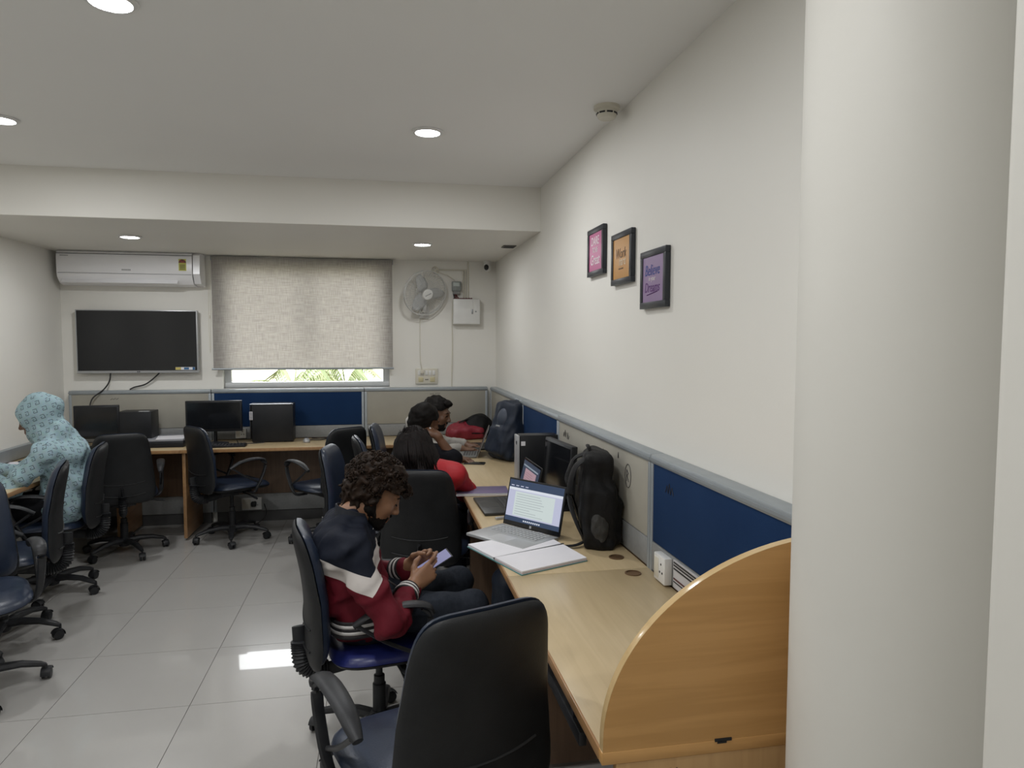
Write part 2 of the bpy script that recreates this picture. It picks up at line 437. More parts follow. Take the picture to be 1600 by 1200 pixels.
def blind_mat():
    m, t, b = nmat('blind_fabric'); N = t.nodes
    tc = N.new('ShaderNodeTexCoord'); mp = N.new('ShaderNodeMapping'); mp.inputs['Scale'].default_value = (9, 1, 130); link(t, tc.outputs['Object'], mp.inputs[0])
    n1 = N.new('ShaderNodeTexNoise'); n1.inputs['Scale'].default_value = 1.0; n1.inputs['Detail'].default_value = 5; link(t, mp.outputs[0], n1.inputs[0])
    mp2 = N.new('ShaderNodeMapping'); mp2.inputs['Scale'].default_value = (160, 1, 12); link(t, tc.outputs['Object'], mp2.inputs[0])
    n2 = N.new('ShaderNodeTexNoise'); n2.inputs['Scale'].default_value = 1.0; n2.inputs['Detail'].default_value = 3; link(t, mp2.outputs[0], n2.inputs[0])
    ad = N.new('ShaderNodeMath'); ad.operation = 'ADD'; link(t, n1.outputs[0], ad.inputs[0]); link(t, n2.outputs[0], ad.inputs[1])
    rp = N.new('ShaderNodeValToRGB'); rp.color_ramp.elements[0].position = .75 / 2; rp.color_ramp.elements[1].position = 1.25 / 2
    hf = N.new('ShaderNodeMath'); hf.operation = 'MULTIPLY'; hf.inputs[1].default_value = .5; link(t, ad.outputs[0], hf.inputs[0]); link(t, hf.outputs[0], rp.inputs[0])
    rp.color_ramp.elements[0].color = (.22, .208, .195, 1); rp.color_ramp.elements[1].color = (.32, .305, .285, 1)
    di = N.new('ShaderNodeBsdfDiffuse'); tl = N.new('ShaderNodeBsdfTranslucent'); link(t, rp.outputs[0], di.inputs[0])
    tcM = N.new('ShaderNodeMix'); tcM.data_type = 'RGBA'; tcM.blend_type = 'MULTIPLY'; tcM.inputs[0].default_value = 1; link(t, rp.outputs[0], tcM.inputs[6]); tcM.inputs[7].default_value = (.44, .435, .43, 1)
    link(t, tcM.outputs[2], tl.inputs[0])
    mx = N.new('ShaderNodeAddShader'); link(t, di.outputs[0], mx.inputs[0]); link(t, tl.outputs[0], mx.inputs[1])
    link(t, mx.outputs[0], N['Material Output'].inputs[0]); return m
M_blind = blind_mat()
bl = empty('roller_blind', (-.675, 6.53, 1.37), 0, 'grey woven roller blind drawn down over the window', 'blind')
bm = nb(); nx, nz_ = 40, 24; g = []
for j in range(nz_ + 1):
    row = []
    for i in range(nx + 1):
        x = -.782 + 1.564 * i / nx; z = .012 + .99 * j / nz_
        y = .004 * math.sin(i * .7) * (1 - j / nz_) + (.006 * math.exp(-((z - .065) / .012) ** 2) * math.sin(i * .9 + 1) if .1 < i / nx < .85 else 0)
        row.append(bm.verts.new((x, y, z)))
    g.append(row)
for j in range(nz_):
    for i in range(nx): bm.faces.new((g[j][i], g[j][i + 1], g[j + 1][i + 1], g[j + 1][i]))
obj('fabric', bm, M_blind, bl, 180)
bm = nb(); tube(bm, [(-.795, 0, .01), (.79, 0, .01)], .009, 10); obj('bottom_bar', bm, M_alu, bl)
bm = nb(); tube(bm, [(-.79, .03, .985), (.79, .03, .985)], .022, 14); obj('roller_tube', bm, M_alu, bl)
bm = nb(); tube(bm, bez([(-.80, -.005, .96), (-.808, -.01, .5), (-.803, -.01, .15), (-.792, -.012, .5), (-.79, -.005, .96)], 6), .0022, 5); obj('pull_chain', bm, M_ivory, bl)
bm = nb(); box(bm, (-.803, -.011, .47), (.012, .01, .03), .003); obj('chain_weight', bm, M_ivory, bl)

# outside the window
bm = nb(); box2(bm, (-60, YB + .6, -.6), (60, 120, -.3)); struct('ground_outside', bm, pm('dry_pale_ground', (.62, .56, .42), (.54, .52, .34), .3, .9))
M_palm = pm('palm_leaf', (.07, .10, .03), (.11, .13, .045), 6, .6)
M_trunk = pm('palm_trunk', (.20, .15, .09), (.13, .10, .06), 14, .9, bump=.5)
def palm(x, y, zt, nl, seed, label):
    rg = random.Random(seed); r = empty('palm_tree', (x, y, -.3), 0, label, 'palm', 'palms outside the window')
    bm = nb(); tube(bm, [(0, 0, 0), (.03, 0, (zt + .3) * .5), (0, 0, zt + .3)], [.14, .11, .1], 10); obj('trunk', bm, M_trunk, r)
    for i in range(nl):
        a = 2 * PI * i / nl + rg.uniform(-.2, .2); el = rg.uniform(.5, 1.35); L = rg.uniform(1.0, 1.4); d = Vector((math.cos(a), math.sin(a), 0)); p0 = Vector((0, 0, zt + .3))
        pts = [p0 + d * (L * t * math.cos(el)) + Vector((0, 0, L * (t * math.sin(el) - .75 * t * t))) for t in [k / 8 for k in range(9)]]
        bm = nb(); tube(bm, pts, [.014 * (1 - k / 10) for k in range(9)], 5)
        side = d.cross(Vector((0, 0, 1)))
        for k in range(1, 9):
            for h in (0, .5):
                if k == 8 and h: continue
                q = pts[k] if not h else (pts[k] + pts[k + 1]) / 2
                for s in (-1, 1):
                    ll = .42 * (1 - .5 * abs(k - 4) / 5); e = q + (side * s * .7 + d * .35 - Vector((0, 0, .55))).normalized() * ll; w = d * .016
                    bm.faces.new([bm.verts.new(v) for v in (q - w, q + w, e)])
        obj('frond', bm, M_palm, r, None)
    return r
palm(-1.14, 9.6, .92, 11, 1, 'green palm outside the window, nearer the television')
palm(-.52, 10.5, .90, 11, 2, 'green palm outside the window, nearer the wall fan')

# ------------------------------------------------------------------ downlights
M_led = emis('led_disc', (.93, .97, 1.0), 30)
M_rim = pm('downlight_rim', (.75, .75, .74), (.72, .72, .71), 10, .4)
def downlight(x, y, z, label, power=LAMP_POWER):
    r = empty('downlight', (x, y, z), 0, label, 'light', 'recessed ceiling downlights')
    b = nb(); lathe(b, [(.078, -.0005), (.078, -.006), (.068, -.012), (.062, -.012), (.060, -.004), (.0, -.004)], 28); obj('rim', b, M_rim, r)
    b = nb(); lathe(b, [(0, -.008), (.059, -.008), (.059, -.005), (0, -.005)], 24); obj('diffuser', b, M_led, r)
    ld = bpy.data.lights.new('led', 'AREA'); ld.shape = 'DISK'; ld.size = .12; ld.energy = power; ld.color = (.985, .99, 1.0); ld.spread = PI
    lo = bpy.data.objects.new('led', ld); C.objects.link(lo); lo.parent = r; lo.location = (0, 0, -.0135)
for x, y, z, l in ((-.807, 2.398, HC, 'round ceiling downlight cut by the top edge of the picture'), (-1.757, 3.744, HC, 'round ceiling downlight at the left edge of the picture'),
                   (.239, 3.56, HC, 'round ceiling downlight in the middle of the main ceiling'), (-1.765, 5.472, ZB, 'round downlight in the beam soffit above the air conditioner'),
                   (.321, 5.455, ZB, 'round downlight in the beam soffit above the wall fan'),
                   (-.05, 1.15, HC, 'round ceiling downlight ahead of the camera, above the picture'), (-1.757, 1.15, HC, 'round ceiling downlight above the open floor, outside the picture'),
                   (-.807, -.2, HC, 'round ceiling downlight behind the camera')):
    downlight(x, y, z, l, LAMP_POWER * ((.55 if x > 0 else .85) if z < HC else 1))
# smoke detector, soffit vent
r = empty('smoke_detector', (1.0, 3.04, HC), 0, 'round cream smoke detector on the ceiling beside the right wall', 'detector')
b = nb(); lathe(b, [(.058, 0), (.058, -.014), (.05, -.018), (0, -.018)], 28); obj('mounting_base', b, M_ivory, r)
b = nb(); lathe(b, [(.044, -.018), (.044, -.042), (.036, -.055), (0, -.058)], 28); obj('sensor_head', b, M_ivory, r)
for k in range(8):
    b = nb(); a = k * PI / 4; box(b, (.0435 * math.cos(a), .0435 * math.sin(a), -.034), (.004, .026, .007), rot=(0, 0, a)); obj('slot', b, M_black, r)
r = empty('ceiling_vent', (1.0, 5.46, ZB), 0, 'small dark square vent in the beam soffit by the right wall', 'vent')
b = nb(); box(b, (0, 0, -.004), (.10, .12, .008), .002); obj('frame', b, pm('vent_grey', (.16, .155, .14), None, 9, .6), r)
for k in range(4): b = nb(); box(b, (0, -.04 + .026 * k, -.009), (.08, .012, .004)); obj('slat', b, M_black, r)

# ------------------------------------------------------------------ partitions
M_ink = pm('pen_ink', (.03, .03, .035), None, 9, .7)
def partition(L, loc, rz, upper, label, posts=(True, True), marks=(), low=True):
    """module of length L along local +x, face towards local -y, back against the wall"""
    r = empty('partition_panel', loc, rz, label, 'partition', 'low partition panels along the walls')
    b = nb(); box2(b, (.02, .0, .865), (L - .02, .045, 1.168), .003); obj('fabric_panel', b, M_bluef if upper == 'blue' else M_beige, r)
    b = nb(); box2(b, (.0, -.006, 1.165), (L, .06, 1.2), .008); box2(b, (0, -.009, 1.176), (L, -.004, 1.186)); obj('top_rail', b, M_alu, r)
    for k, x in enumerate((.011, L - .011)):
        if posts[k]: b = nb(); box2(b, (x - .011, -.004, .1), (x + .011, .058, 1.166), .002); obj('post', b, M_alu, r)
    b = nb(); box2(b, (.022, -.003, .755), (L - .022, .05, .862), .002); obj('raceway', b, M_race, r)
    b = nb(); box2(b, (.022, .004, .255), (L - .022, .045, .752)); obj('lower_panel', b, M_gable if low else M_bluef, r)
    b = nb(); box2(b, (.022, -.003, .10), (L - .022, .05, .252), .002); obj('kick_raceway', b, M_race, r)
    b = nb(); box2(b, (.022, .01, .0), (L - .022, .05, .098)); obj('skirting', b, pm('dark_grey_skirting', (.07, .07, .07), None, 20, .6), r)
    for pts in marks:
        b = nb(); tube(b, [(x, -.0012, z) for x, z in pts], .0013, 4); obj('pen_mark', b, M_ink, r)
    return r
def scrib(x, z, w, h, n, seed):
    rg = random.Random(seed); return [(x + w * k / (n - 1) + rg.uniform(-.3, .3) * w / n, z + (h if k % 2 else 0) * rg.uniform(.5, 1)) for k in range(n)]
def ring(x, z, a, c): return [(x + a * math.cos(t * PI / 10), z + c * math.sin(t * PI / 10)) for t in range(21)]
partition(1.145, (-2.628, YP, 0), 0, 'beige', 'beige partition panel below the television', marks=[scrib(.33, 1.12, .06, .02, 6, 1)])
partition(1.32, (-1.478, YP, 0), 0, 'blue', 'blue partition panel below the window')
partition(1.145, (-.153, YP, 0), 0, 'beige', 'beige partition panel on the back wall in the corner', marks=[scrib(.60, 1.13, .035, .025, 5, 2), scrib(.65, 1.13, .04, .025, 6, 3)])
RZ = -PI / 2
partition(1.51, (XP, 6.515, 0), RZ, 'beige', 'beige partition panel on the right wall in the far corner')
partition(1.045, (XP, 5.0, 0), RZ, 'blue', 'blue partition panel behind the tower computer on the right wall', marks=[])
partition(1.43, (XP, 3.95, 0), RZ, 'beige', 'beige partition panel behind the black backpack',
          marks=[scrib(.12, 1.09, .06, .045, 6, 4), scrib(.20, 1.085, .04, .04, 4, 9), scrib(.83, 1.10, .05, .03, 5, 5), scrib(.90, 1.09, .05, .03, 4, 6), scrib(1.05, 1.12, .012, .03, 3, 8), ring(1.18, 1.065, .035, .05), [(1.165, 1.04), (1.165, 1.09), (1.185, 1.075), (1.168, 1.065), (1.19, 1.04)]])
partition(1.10, (XP, 2.515, 0), RZ, 'blue', 'blue partition panel beside the curved wooden end panel',
          marks=[scrib(.14, 1.08, .07, .05, 7, 7)])

# sockets in the raceways
def socket_box(loc, rz, label, w=.085, gr='white socket boxes on the partitions', h=.085):
    r = empty('socket_box', loc, rz, label, 'socket', gr)
    b = nb(); box2(b, (0, -.03, 0), (w, 0, h), .004); obj('housing', b, M_white, r)
    b = nb(); box2(b, (.008, -.032, .012), (w * .45, -.029, h - .012), .001); obj('rocker_switch', b, M_ivory, r)
    for px_, pz in ((.68, .7), (.58, .4), (.80, .4)):
        b = nb(); lathe(b, [(.004, 0), (.004, .003), (0, .003)], 10, Matrix.Translation((w * px_, -.0285, h * pz)) @ Matrix.Rotation(PI / 2, 4, 'X')); obj('pin_hole', b, M_black, r)
    return r
socket_box((XP - .003, 2.40, .757), RZ, 'white socket box above the near desk beside the blue panel', .10, h=.098)
socket_box((-1.28, YP - .003, .765), 0, 'white socket box under the monitor on the back desk', .09)
socket_box((-1.24, YP - .003, .115), 0, 'white double socket box near the floor under the back desk', .17, h=.11)
r = empty('label_strip', (XP - .004, 2.28, .76), RZ, 'printed grey strip with dark lines beside the near socket box', 'label')
b = nb(); box2(b, (0, -.004, 0), (.30, 0, .10)); obj('strip', b, pm('printed_strip', (.55, .54, .55), None, 8, .5), r)
for k, (z, h, m) in enumerate(((.088, .006, M_black), (.078, .006, M_black), (.066, .006, M_black), (.030, .006, pm('maroon_print', (.10, .03, .03), None, 9, .6)), (.020, .004, M_black))):
    b = nb(); box2(b, (.004, -.0052, z), (.296, -.0038, z + h)); obj('printed_line', b, m, r)

# ------------------------------------------------------------------ desks
XD, DD = .459, .02
def edge_rect(bm, lo, hi, t=.025): return box2(bm, lo, hi, .004)
def grommet(parent, x, y):
    b = nb(); lathe(b, [(.031, 0), (.031, .0035), (.025, .0045), (.025, .0008), (0, .0008)], 24, Matrix.Translation((x, y, ZD)))
    obj('grommet', b, pm('brown_grommet', (.13, .075, .035), (.09, .05, .025), 15, .5), parent)
def desk_y(y0, y1, label, gables, x0=XD, x1=XP - .004, top=M_top, edge_x=None, groms=(), rail=False):
    r = empty('desk', ((x0 + x1) / 2, (y0 + y1) / 2, 0), 0, label, 'desk', 'fitted desks along the walls'); ox, oy = r.location.x, r.location.y
    def P(lo, hi): return (lo[0] - ox, lo[1] - oy, lo[2]), (hi[0] - ox, hi[1] - oy, hi[2])
    fx = edge_x if edge_x is not None else x0
    b = nb(); box2(b, *P((x0 + (.003 if fx == x0 else 0), y0 + .001, ZD - .025), (x1 - (.003 if fx == x1 else 0), y1 - .001, ZD)), .001); t = obj('desktop', b, top, r)
    b = nb(); box2(b, *P((fx - .003, y0 + .001, ZD - .026), (fx + .003, y1 - .001, ZD + .0005)), .001); obj('edge_band', b, M_edge, r)
    for gy in gables:
        b = nb(); box2(b, *P((x0 + .035, gy - .0125, .02) if fx == x0 else (x0 + .02, gy - .0125, .02), (x1 - .02, gy + .0125, ZD - .026) if fx == x0 else (x1 - .035, gy + .0125, ZD - .026)), .001); obj('gable_panel', b, M_gable, r)
    for gx, gy in groms: grommet(r, gx - ox, gy - oy)
    if rail:
        b = nb(); box2(b, *P((x0 + .006, 1.58, ZD - .105), (x0 + .026, 2.06, ZD - .07)), .003); rl = obj('tray_rail', b, M_black, r)
        for yy in (1.66, 1.98): b = nb(); box2(b, *P((x0 + .01, yy - .012, ZD - .075), (x0 + .022, yy + .012, ZD - .026))); obj('rail_hanger', b, M_black, rl)
    return r
d1 = desk_y(1.40, 2.525, 'near pale wood desk with the curved end panel beside it', (2.50,), groms=((.935, 2.47),), rail=True)
d2 = desk_y(2.525, 3.955, 'pale wood desk carrying the two open laptops and the notebook', (3.93,), groms=((.938, 2.669),))
d3 = desk_y(3.955, 6.52, 'pale wood corner desk carrying the navy backpack and red bag', (5.0,))
def desk_x(x0, x1, y0, y1, label, gables):
    r = empty('desk', ((x0 + x1) / 2, (y0 + y1) / 2, 0), 0, label, 'desk', 'fitted desks along the walls'); ox, oy = r.location.x, r.location.y
    def P(lo, hi): return (lo[0] - ox, lo[1] - oy, lo[2]), (hi[0] - ox, hi[1] - oy, hi[2])
    b = nb(); box2(b, *P((x0 + .001, y0 + .003, ZD - .025), (x1 - .001, y1, ZD)), .001); obj('desktop', b, M_topx, r)
    b = nb(); box2(b, *P((x0 + .001, y0 - .003, ZD - .026), (x1 - .001, y0 + .003, ZD + .0005)), .001); obj('edge_band', b, M_edge, r)
    for gx in gables: b = nb(); box2(b, *P((gx - .0125, y0 + .03, .02), (gx + .0125, y1 - .02, ZD - .026)), .001); obj('gable_panel', b, M_edge, r)
    return r
YD = 5.955
desk_x(-1.60, XD - .004, YD, YP - .004, 'back wall desk under the window with the computer tower', (-1.58,))
desk_x(-2.12, -1.60, YD, YP - .004, 'short back wall desk under the television', (-2.08,))
dl = desk_y(3.2, 6.515, 'left wall desk covered with loose papers', (3.22, 4.4), XL + .01, -2.124, edge_x=-2.124)
bm = nb(); box2(bm, (XL + .002, 3.2, .755), (XL + .05, 5.95, .845), .004); tag(obj('wall_raceway', bm, M_alu), 'grey cable raceway along the left wall above the papers', 'raceway')
# curved end panel and its gable
ep = empty('desk_end_panel', (.74, 1.388, 0), 0, 'curved beech end panel closing the near desk', 'panel')
pts = []; A_, B_ = XP - .005 - XD, .445
for k in range(33): a = PI - k * PI / 64; pts.append((XP - .005 + A_ * math.cos(a) - .74, .775 + (B_ - .02) * math.sin(a)))
bm = nb(); prism(bm, [(XP - .005 - .74, .7525)] + [(XD - .74, .7525)] + pts, .022, Matrix.Translation((0, .011, 0)) @ Matrix.Rotation(PI / 2, 4, 'X')); obj('panel', bm, M_beech, ep, 30)
cen = [(x, 0, z) for x, z in [(XD - .74, .7525)] + pts]
bm = nb(); tube(bm, cen, .0016, 6, b=.0125, up=(0, 1, 0)); 
M_eb = wood('pale_edge_band', (.60, .43, .22), (.55, .39, .19), 0, .15)
obj('edge_strip', bm, M_eb, ep)
bm = nb(); box2(bm, (XD - .74 - .003, -.012, .724), (XP - .74 - .005, .0115, .7525), .002); obj('lower_rail', bm, M_beech, ep)
bm = nb(); box2(bm, (XD - .74 + .03, -.011, .0), (XP - .74 - .01, .011, .724), .001); obj('gable_panel', bm, M_beechg, ep)
bm = nb(); box2(bm, (-.024, -.0135, .750), (.016, -.011, .7565)); box2(bm, (-.018, -.0135, .7455), (.004, -.011, .751)); obj('latch_scar', bm, M_black, ep)
for k in range(3): bm = nb(); lathe(bm, [(.002, 0), (.002, .001), (0, .001)], 8, Matrix.Translation((-.14 + .014 * k, -.0112, .70)) @ Matrix.Rotation(PI / 2, 4, 'X')); obj('screw_hole', bm, M_gable, ep)
# ================================================================== OFFICE CHAIRS
def pad(bm, outline, tf, tb, surf, rings=7, p=6, mi=(0, 0)):
    """cushion: outline(angle)->(u,v); surf(u,v)->(point, normal); tf/tb thickness to front/back"""
    n = 40; fr, bk = [], []
    for side, T, store in ((1, tf, fr), (-1, tb, bk)):
        for i in range(rings + 1):
            r = math.sin(i / rings * PI / 2) if i else 0; h = T * max(0, 1 - r ** p) ** .5 * side
            if i == 0: pt, nr = surf(*outline(0, 0)); store.append([bm.verts.new(pt + nr * h)]); continue
            row = []
            for k in range(n):
                u, v = outline(2 * PI * k / n, r); pt, nr = surf(u, v); row.append(bm.verts.new(pt + nr * h))
            store.append(row)
    for store, s, m_ in ((fr, 1, mi[0]), (bk, -1, mi[1])):
        for A, B in zip(store, store[1:]):
            for k in range(n):
                k2 = (k + 1) % n; vs = (A[0], B[k], B[k2]) if len(A) == 1 else (A[k], B[k], B[k2], A[k2])
                f = bm.faces.new(vs if s > 0 else vs[::-1]); f.material_index = m_
    bmesh.ops.remove_doubles(bm, verts=bm.verts, dist=1e-5)
    return bm
def sup(a, n): c, s = math.cos(a), math.sin(a); return math.copysign(abs(c) ** (2 / n), c), math.copysign(abs(s) ** (2 / n), s)
def back_outline(sc):
    def o(a, r):
        c, s = sup(a, 6.5); v = s * r
        w = .206 - .030 * v - .012 * max(0, -v) ** 3
        return c * r * w * sc, v * (.262 * (1 if sc == 1 else (.262 - .222 * (1 - sc)) / .262))
    return o
def back_surf(off):
    def s(u, v):
        y = -.245 - .085 * (v + .26) + .035 * math.cos(v / .26 * 1.4) - .03 + .9 * u * u * .55 + off
        return Vector((u, y, .695 + v)), Vector((0, 1, .1)).normalized()
    return s
def seat_outline(sc):
    def o(a, r): c, s = sup(a, 3.6); return c * r * .24 * sc, s * r * .235 * sc
    return o
def seat_surf(z):
    def s(u, v): return Vector((u, v + .03, z - .05 * max(0, v - .10) ** 1.2 * 3 + .25 * u * u)), Vector((0, 0, 1))
    return s
_cm = {}
def cm(key, fn, mats, smooth=40):
    if key not in _cm: b = nb(); fn(b); _cm[key] = mesh_of(key if isinstance(key, str) else key[0], b, mats, smooth)
    return _cm[key]
def f_base(b):
    lathe(b, [(.0, .06), (.036, .06), (.042, .075), (.04, .115), (.03, .125), (0, .125)], 20)
    for k in range(5):
        a = 2 * PI * k / 5; d = Vector((math.cos(a), math.sin(a), 0))
        tube(b, [d * .02 + Vector((0, 0, .098)), d * .10 + Vector((0, 0, .108)), d * .19 + Vector((0, 0, .102)), d * .262 + Vector((0, 0, .082)), d * .285 + Vector((0, 0, .072))], [.026, .025, .022, .018, .012], 8, b=[.024, .021, .017, .014, .010])
def f_caster(b):
    tube(b, [(0, 0, .03), (0, 0, .075)], .007, 8)
    for s in (-1, 1):
        m = Matrix.Translation((s * .012, .012, .0265)) @ Matrix.Rotation(PI / 2, 4, 'Y')
        lathe(b, [(0, -.008), (.018, -.008), (.0255, -.006), (.0265, 0), (.0255, .006), (.018, .008), (0, .008)], 18, m)
    # hood over the wheels
    pts = [(.012 + .031 * math.cos(t), .0265 + .031 * math.sin(t)) for t in [PI * .1 + PI * .95 * k / 8 for k in range(9)]]
    tube(b, [(0, y, z) for y, z in pts], .021, 6, b=.003, up=(0, 0, 1))
def f_lift(b): lathe(b, [(.027, .12), (.027, .235), (.022, .24), (.022, .27), (.014, .272), (.014, .40), (0, .40)], 18)
def f_mech(b):
    box(b, (0, .0, .405), (.17, .26, .035), .008); box(b, (0, -.02, .385), (.09, .12, .03), .006)
def f_lever(b): tube(b, [(.06, .05, .395), (.16, .06, .388), (.26, .065, .375)], [.006, .006, .006], 7); tube(b, [(.22, .063, .38), (.285, .066, .37)], .009, 7)
def f_seat(b): pad(b, seat_outline(1), .050, .004, seat_surf(.447), 8, 5)
def f_sshell(b): pad(b, seat_outline(.985), .003, .028, seat_surf(.443), 6, 5)
def f_bcush(b):
    pad(b, back_outline(.97), .042, .003, back_surf(0), 9, 7)
    for v in b.verts: v.co.z += .012
def f_bshell(b):
    pad(b, back_outline(1), .004, .028, back_surf(-.004), 9, 7)
def f_rib(b):
    for z in (-.10, -.185):
        pts = []
        for k in range(13):
            u = -.15 + .30 * k / 12; p, nr = back_surf(-.03)(u, z - .018 * (1 - (u / .15) ** 2)); pts.append(p)
        tube(b, pts, .006, 6, b=.004)
def barpts(): return bez([(0, -.06, .392), (0, -.17, .374), (0, -.25, .372), (0, -.298, .405), (0, -.305, .47), (0, -.31, .56)], 5)
def f_bar(b): tube(b, barpts(), .028, 8, b=.009, up=(1, 0, 0))
def f_bellows(b):
    P = bez([(0, -.20, .372), (0, -.255, .374), (0, -.296, .405), (0, -.304, .47), (0, -.304, .50)], 5); pts, rs = [], []
    L = len(P) * 2 - 1
    for i in range(L):
        p = P[i // 2] if i % 2 == 0 else (P[i // 2] + P[i // 2 + 1]) / 2; pts.append(p); rs.append(.040 if i % 2 else .031)
    tube(b, pts, rs, 12, b=[r * .72 for r in rs], up=(1, 0, 0))
def f_armframe(b):
    x = .262
    tube(b, bez([(.15, .06, .412), (.235, .07, .415), (x, .085, .46), (x + .008, .135, .57), (x + .008, .15, .64), (x + .005, .12, .672)], 5), .017, 8, b=.011)
    tube(b, bez([(x, .09, .50), (x + .004, -.02, .56), (x + .003, -.12, .632)], 5), .008, 7)
def f_armpad(b):
    x = .266; P = bez([(x, .158, .645), (x, .135, .678), (x - .002, .05, .69), (x - .006, -.06, .672), (x - .010, -.135, .63)], 5); n = len(P)
    w = [.014 + .016 * math.sin(PI * min(1, (i + 1.5) / n)) ** .5 for i in range(n)]
    tube(b, P, w, 10, b=[.012] * n, up=(0, 0, 1))
def mirror_mesh(me):
    m = me.copy(); m.transform(Matrix.Scale(-1, 4, (1, 0, 0))); m.flip_normals(); return m
def make_chair(loc, rz, label, seat=M_navy, base_rot=.3, arms=True, sk='navy', dz=0):
    r = empty('office_chair', (loc[0], loc[1], 0), rz, label, 'chair', 'black and navy swivel office chairs')
    def P(n, me, **k): return link_obj(n, me, r, **k)
    base = P('star_base', cm('star_base', f_base, M_black)); base.rotation_euler.z = base_rot
    cas = cm('caster', f_caster, M_black)
    for k in range(5):
        a = base_rot + 2 * PI * k / 5; P('caster', cas, loc=(.285 * math.cos(a), .285 * math.sin(a), 0), rot=(0, 0, a * 2.3 + k))
    P('gas_lift', cm('gas_lift', f_lift, M_black))
    P('tilt_mechanism', cm('tilt_mechanism', f_mech, M_black), loc=(0, 0, dz)); P('lever', cm('lever', f_lever, M_black), loc=(0, 0, dz))
    P('seat', cm(('seat', sk), f_seat, seat, 60), loc=(0, 0, dz)); P('seat_shell', cm('seat_shell', f_sshell, M_shell, 60), loc=(0, 0, dz))
    P('back_cushion', cm('back_cushion', f_bcush, M_navy, 60), loc=(0, 0, dz))
    sh = P('back_shell', cm('back_shell', f_bshell, M_shell, 60), loc=(0, 0, dz)); link_obj('moulded_rib', cm('moulded_rib', f_rib, M_shell), sh)
    P('back_bar', cm('back_bar', f_bar, M_black), loc=(0, 0, dz)); P('bellows', cm('bellows', f_bellows, M_black, 25), loc=(0, 0, dz))
    if arms:
        for s in (1, -1):
            fm = cm('armrest_frame', f_armframe, M_black); pmesh = cm('armrest_pad', f_armpad, M_black, 60)
            if s < 0:
                if 'amf' not in _cm: _cm['amf'] = mirror_mesh(fm); _cm['amp'] = mirror_mesh(pmesh)
                fm, pmesh = _cm['amf'], _cm['amp']
            a = P('armrest', fm, loc=(0, 0, dz)); link_obj('armrest_pad', pmesh, a)
    return r
D2R = PI / 180
make_chair((.128, 1.84), 21 * D2R, 'empty office chair nearest the camera, its black back turned to us', base_rot=.9, dz=.06)
make_chair((-.02, 2.82), -80 * D2R, 'office chair with bright blue seat under the man with the phone', M_blue_seat, 2.85, sk='blue', dz=-.04)
make_chair((.25, 3.93), -12 * D2R, 'office chair of the woman in red, seen from behind', base_rot=.1)
make_chair((-.05, 4.50), -102 * D2R, 'empty navy office chair right behind the curly-haired man', base_rot=1.2)
make_chair((-.44, 5.76), 38 * D2R, 'empty office chair at the back desk below the right half of the blind', base_rot=2.55)
make_chair((.12, 5.02), -82 * D2R, 'office chair under the man in black with his hand on his cheek', base_rot=.5)
make_chair((.23, 5.66), -97 * D2R, 'office chair under the man in the grey jacket in the corner', base_rot=.2)
make_chair((-1.215, 5.97), -52 * D2R, 'empty office chair at the back desk before the wide monitor', base_rot=.75)
make_chair((-1.95, 5.72), 18 * D2R, 'empty office chair below the television, back to the camera', base_rot=.1)
make_chair((-2.10, 4.88), 100 * D2R, 'office chair under the person in the hooded pale blue top', base_rot=.55)
make_chair((-2.03, 4.13), 108 * D2R, 'empty office chair side-on in front of the hooded person', base_rot=.6)
make_chair((-1.86, 3.50), -150 * D2R, 'empty navy office chair at the left edge, turned towards the room', base_rot=.55)
# ================================================================== THINGS ON THE WALLS
# air conditioner
ac = empty('air_conditioner', (-2.07, YB, 2.10), 0, 'white split air conditioner on the back wall above the television', 'air conditioner')
M_acw = pm('ac_white_plastic', (.86, .86, .88), (.84, .84, .86), 5, .25)
prof = [(0, .285), (-.17, .285), (-.195, .27), (-.205, .24), (-.205, .10), (-.195, .06), (-.15, .012), (-.10, .0), (0, .0)]
bm = nb(); prism(bm, [(y, z) for y, z in prof], 1.05, Matrix.Translation((-.56, 0, 0)) @ Matrix(((0, 0, 1, 0), (1, 0, 0, 0), (0, 1, 0, 0), (0, 0, 0, 1)))); obj('body', bm, M_acw, ac, 30)
bm = nb(); prism(bm, [(y * 1.0, z) for y, z in [(0, .28), (-.16, .28), (-.19, .26), (-.197, .10), (-.15, .02), (0, .005)]], .055, Matrix.Translation((.495, 0, 0)) @ Matrix(((0, 0, 1, 0), (1, 0, 0, 0), (0, 1, 0, 0), (0, 0, 0, 1)))); obj('end_cap', bm, M_acw, ac, 30)
bm = nb(); box2(bm, (-.56, -.2075, .252), (.49, -.2, .255)); box2(bm, (-.55, -.2075, .092), (.485, -.2, .094)); obj('panel_seam', bm, M_black, ac)
bm = nb(); box(bm, (-.08, -.182, .038), (.90, .006, .062), .002, rot=(-.72, 0, 0)); obj('louvre', bm, M_acw, ac)
bm = nb(); box(bm, (-.08, -.1835, .074), (.92, .004, .003), rot=(-.72, 0, 0)); obj('louvre_gap', bm, M_black, ac)
bm = nb(); box2(bm, (.385, -.2065, .125), (.445, -.2045, .225)); st = obj('energy_sticker', bm, pm('yellow_sticker', (.55, .55, .12), (.5, .5, .1), 9, .6), ac)
bm = nb(); prism(bm, [(.03 * math.cos(k * PI / 8), .03 * math.sin(k * PI / 8)) for k in range(9)], .001, Matrix.Translation((.415, -.2066, .192)) @ Matrix.Rotation(PI / 2, 4, 'X')); obj('rating_dial', bm, pm('sticker_red', (.35, .05, .04), (.05, .05, .05), 60, .6), st)
for k in range(4): bm = nb(); box2(bm, (.393, -.2068, .135 + .012 * k), (.437, -.2064, .140 + .012 * k)); obj('printed_line', bm, M_black, st)
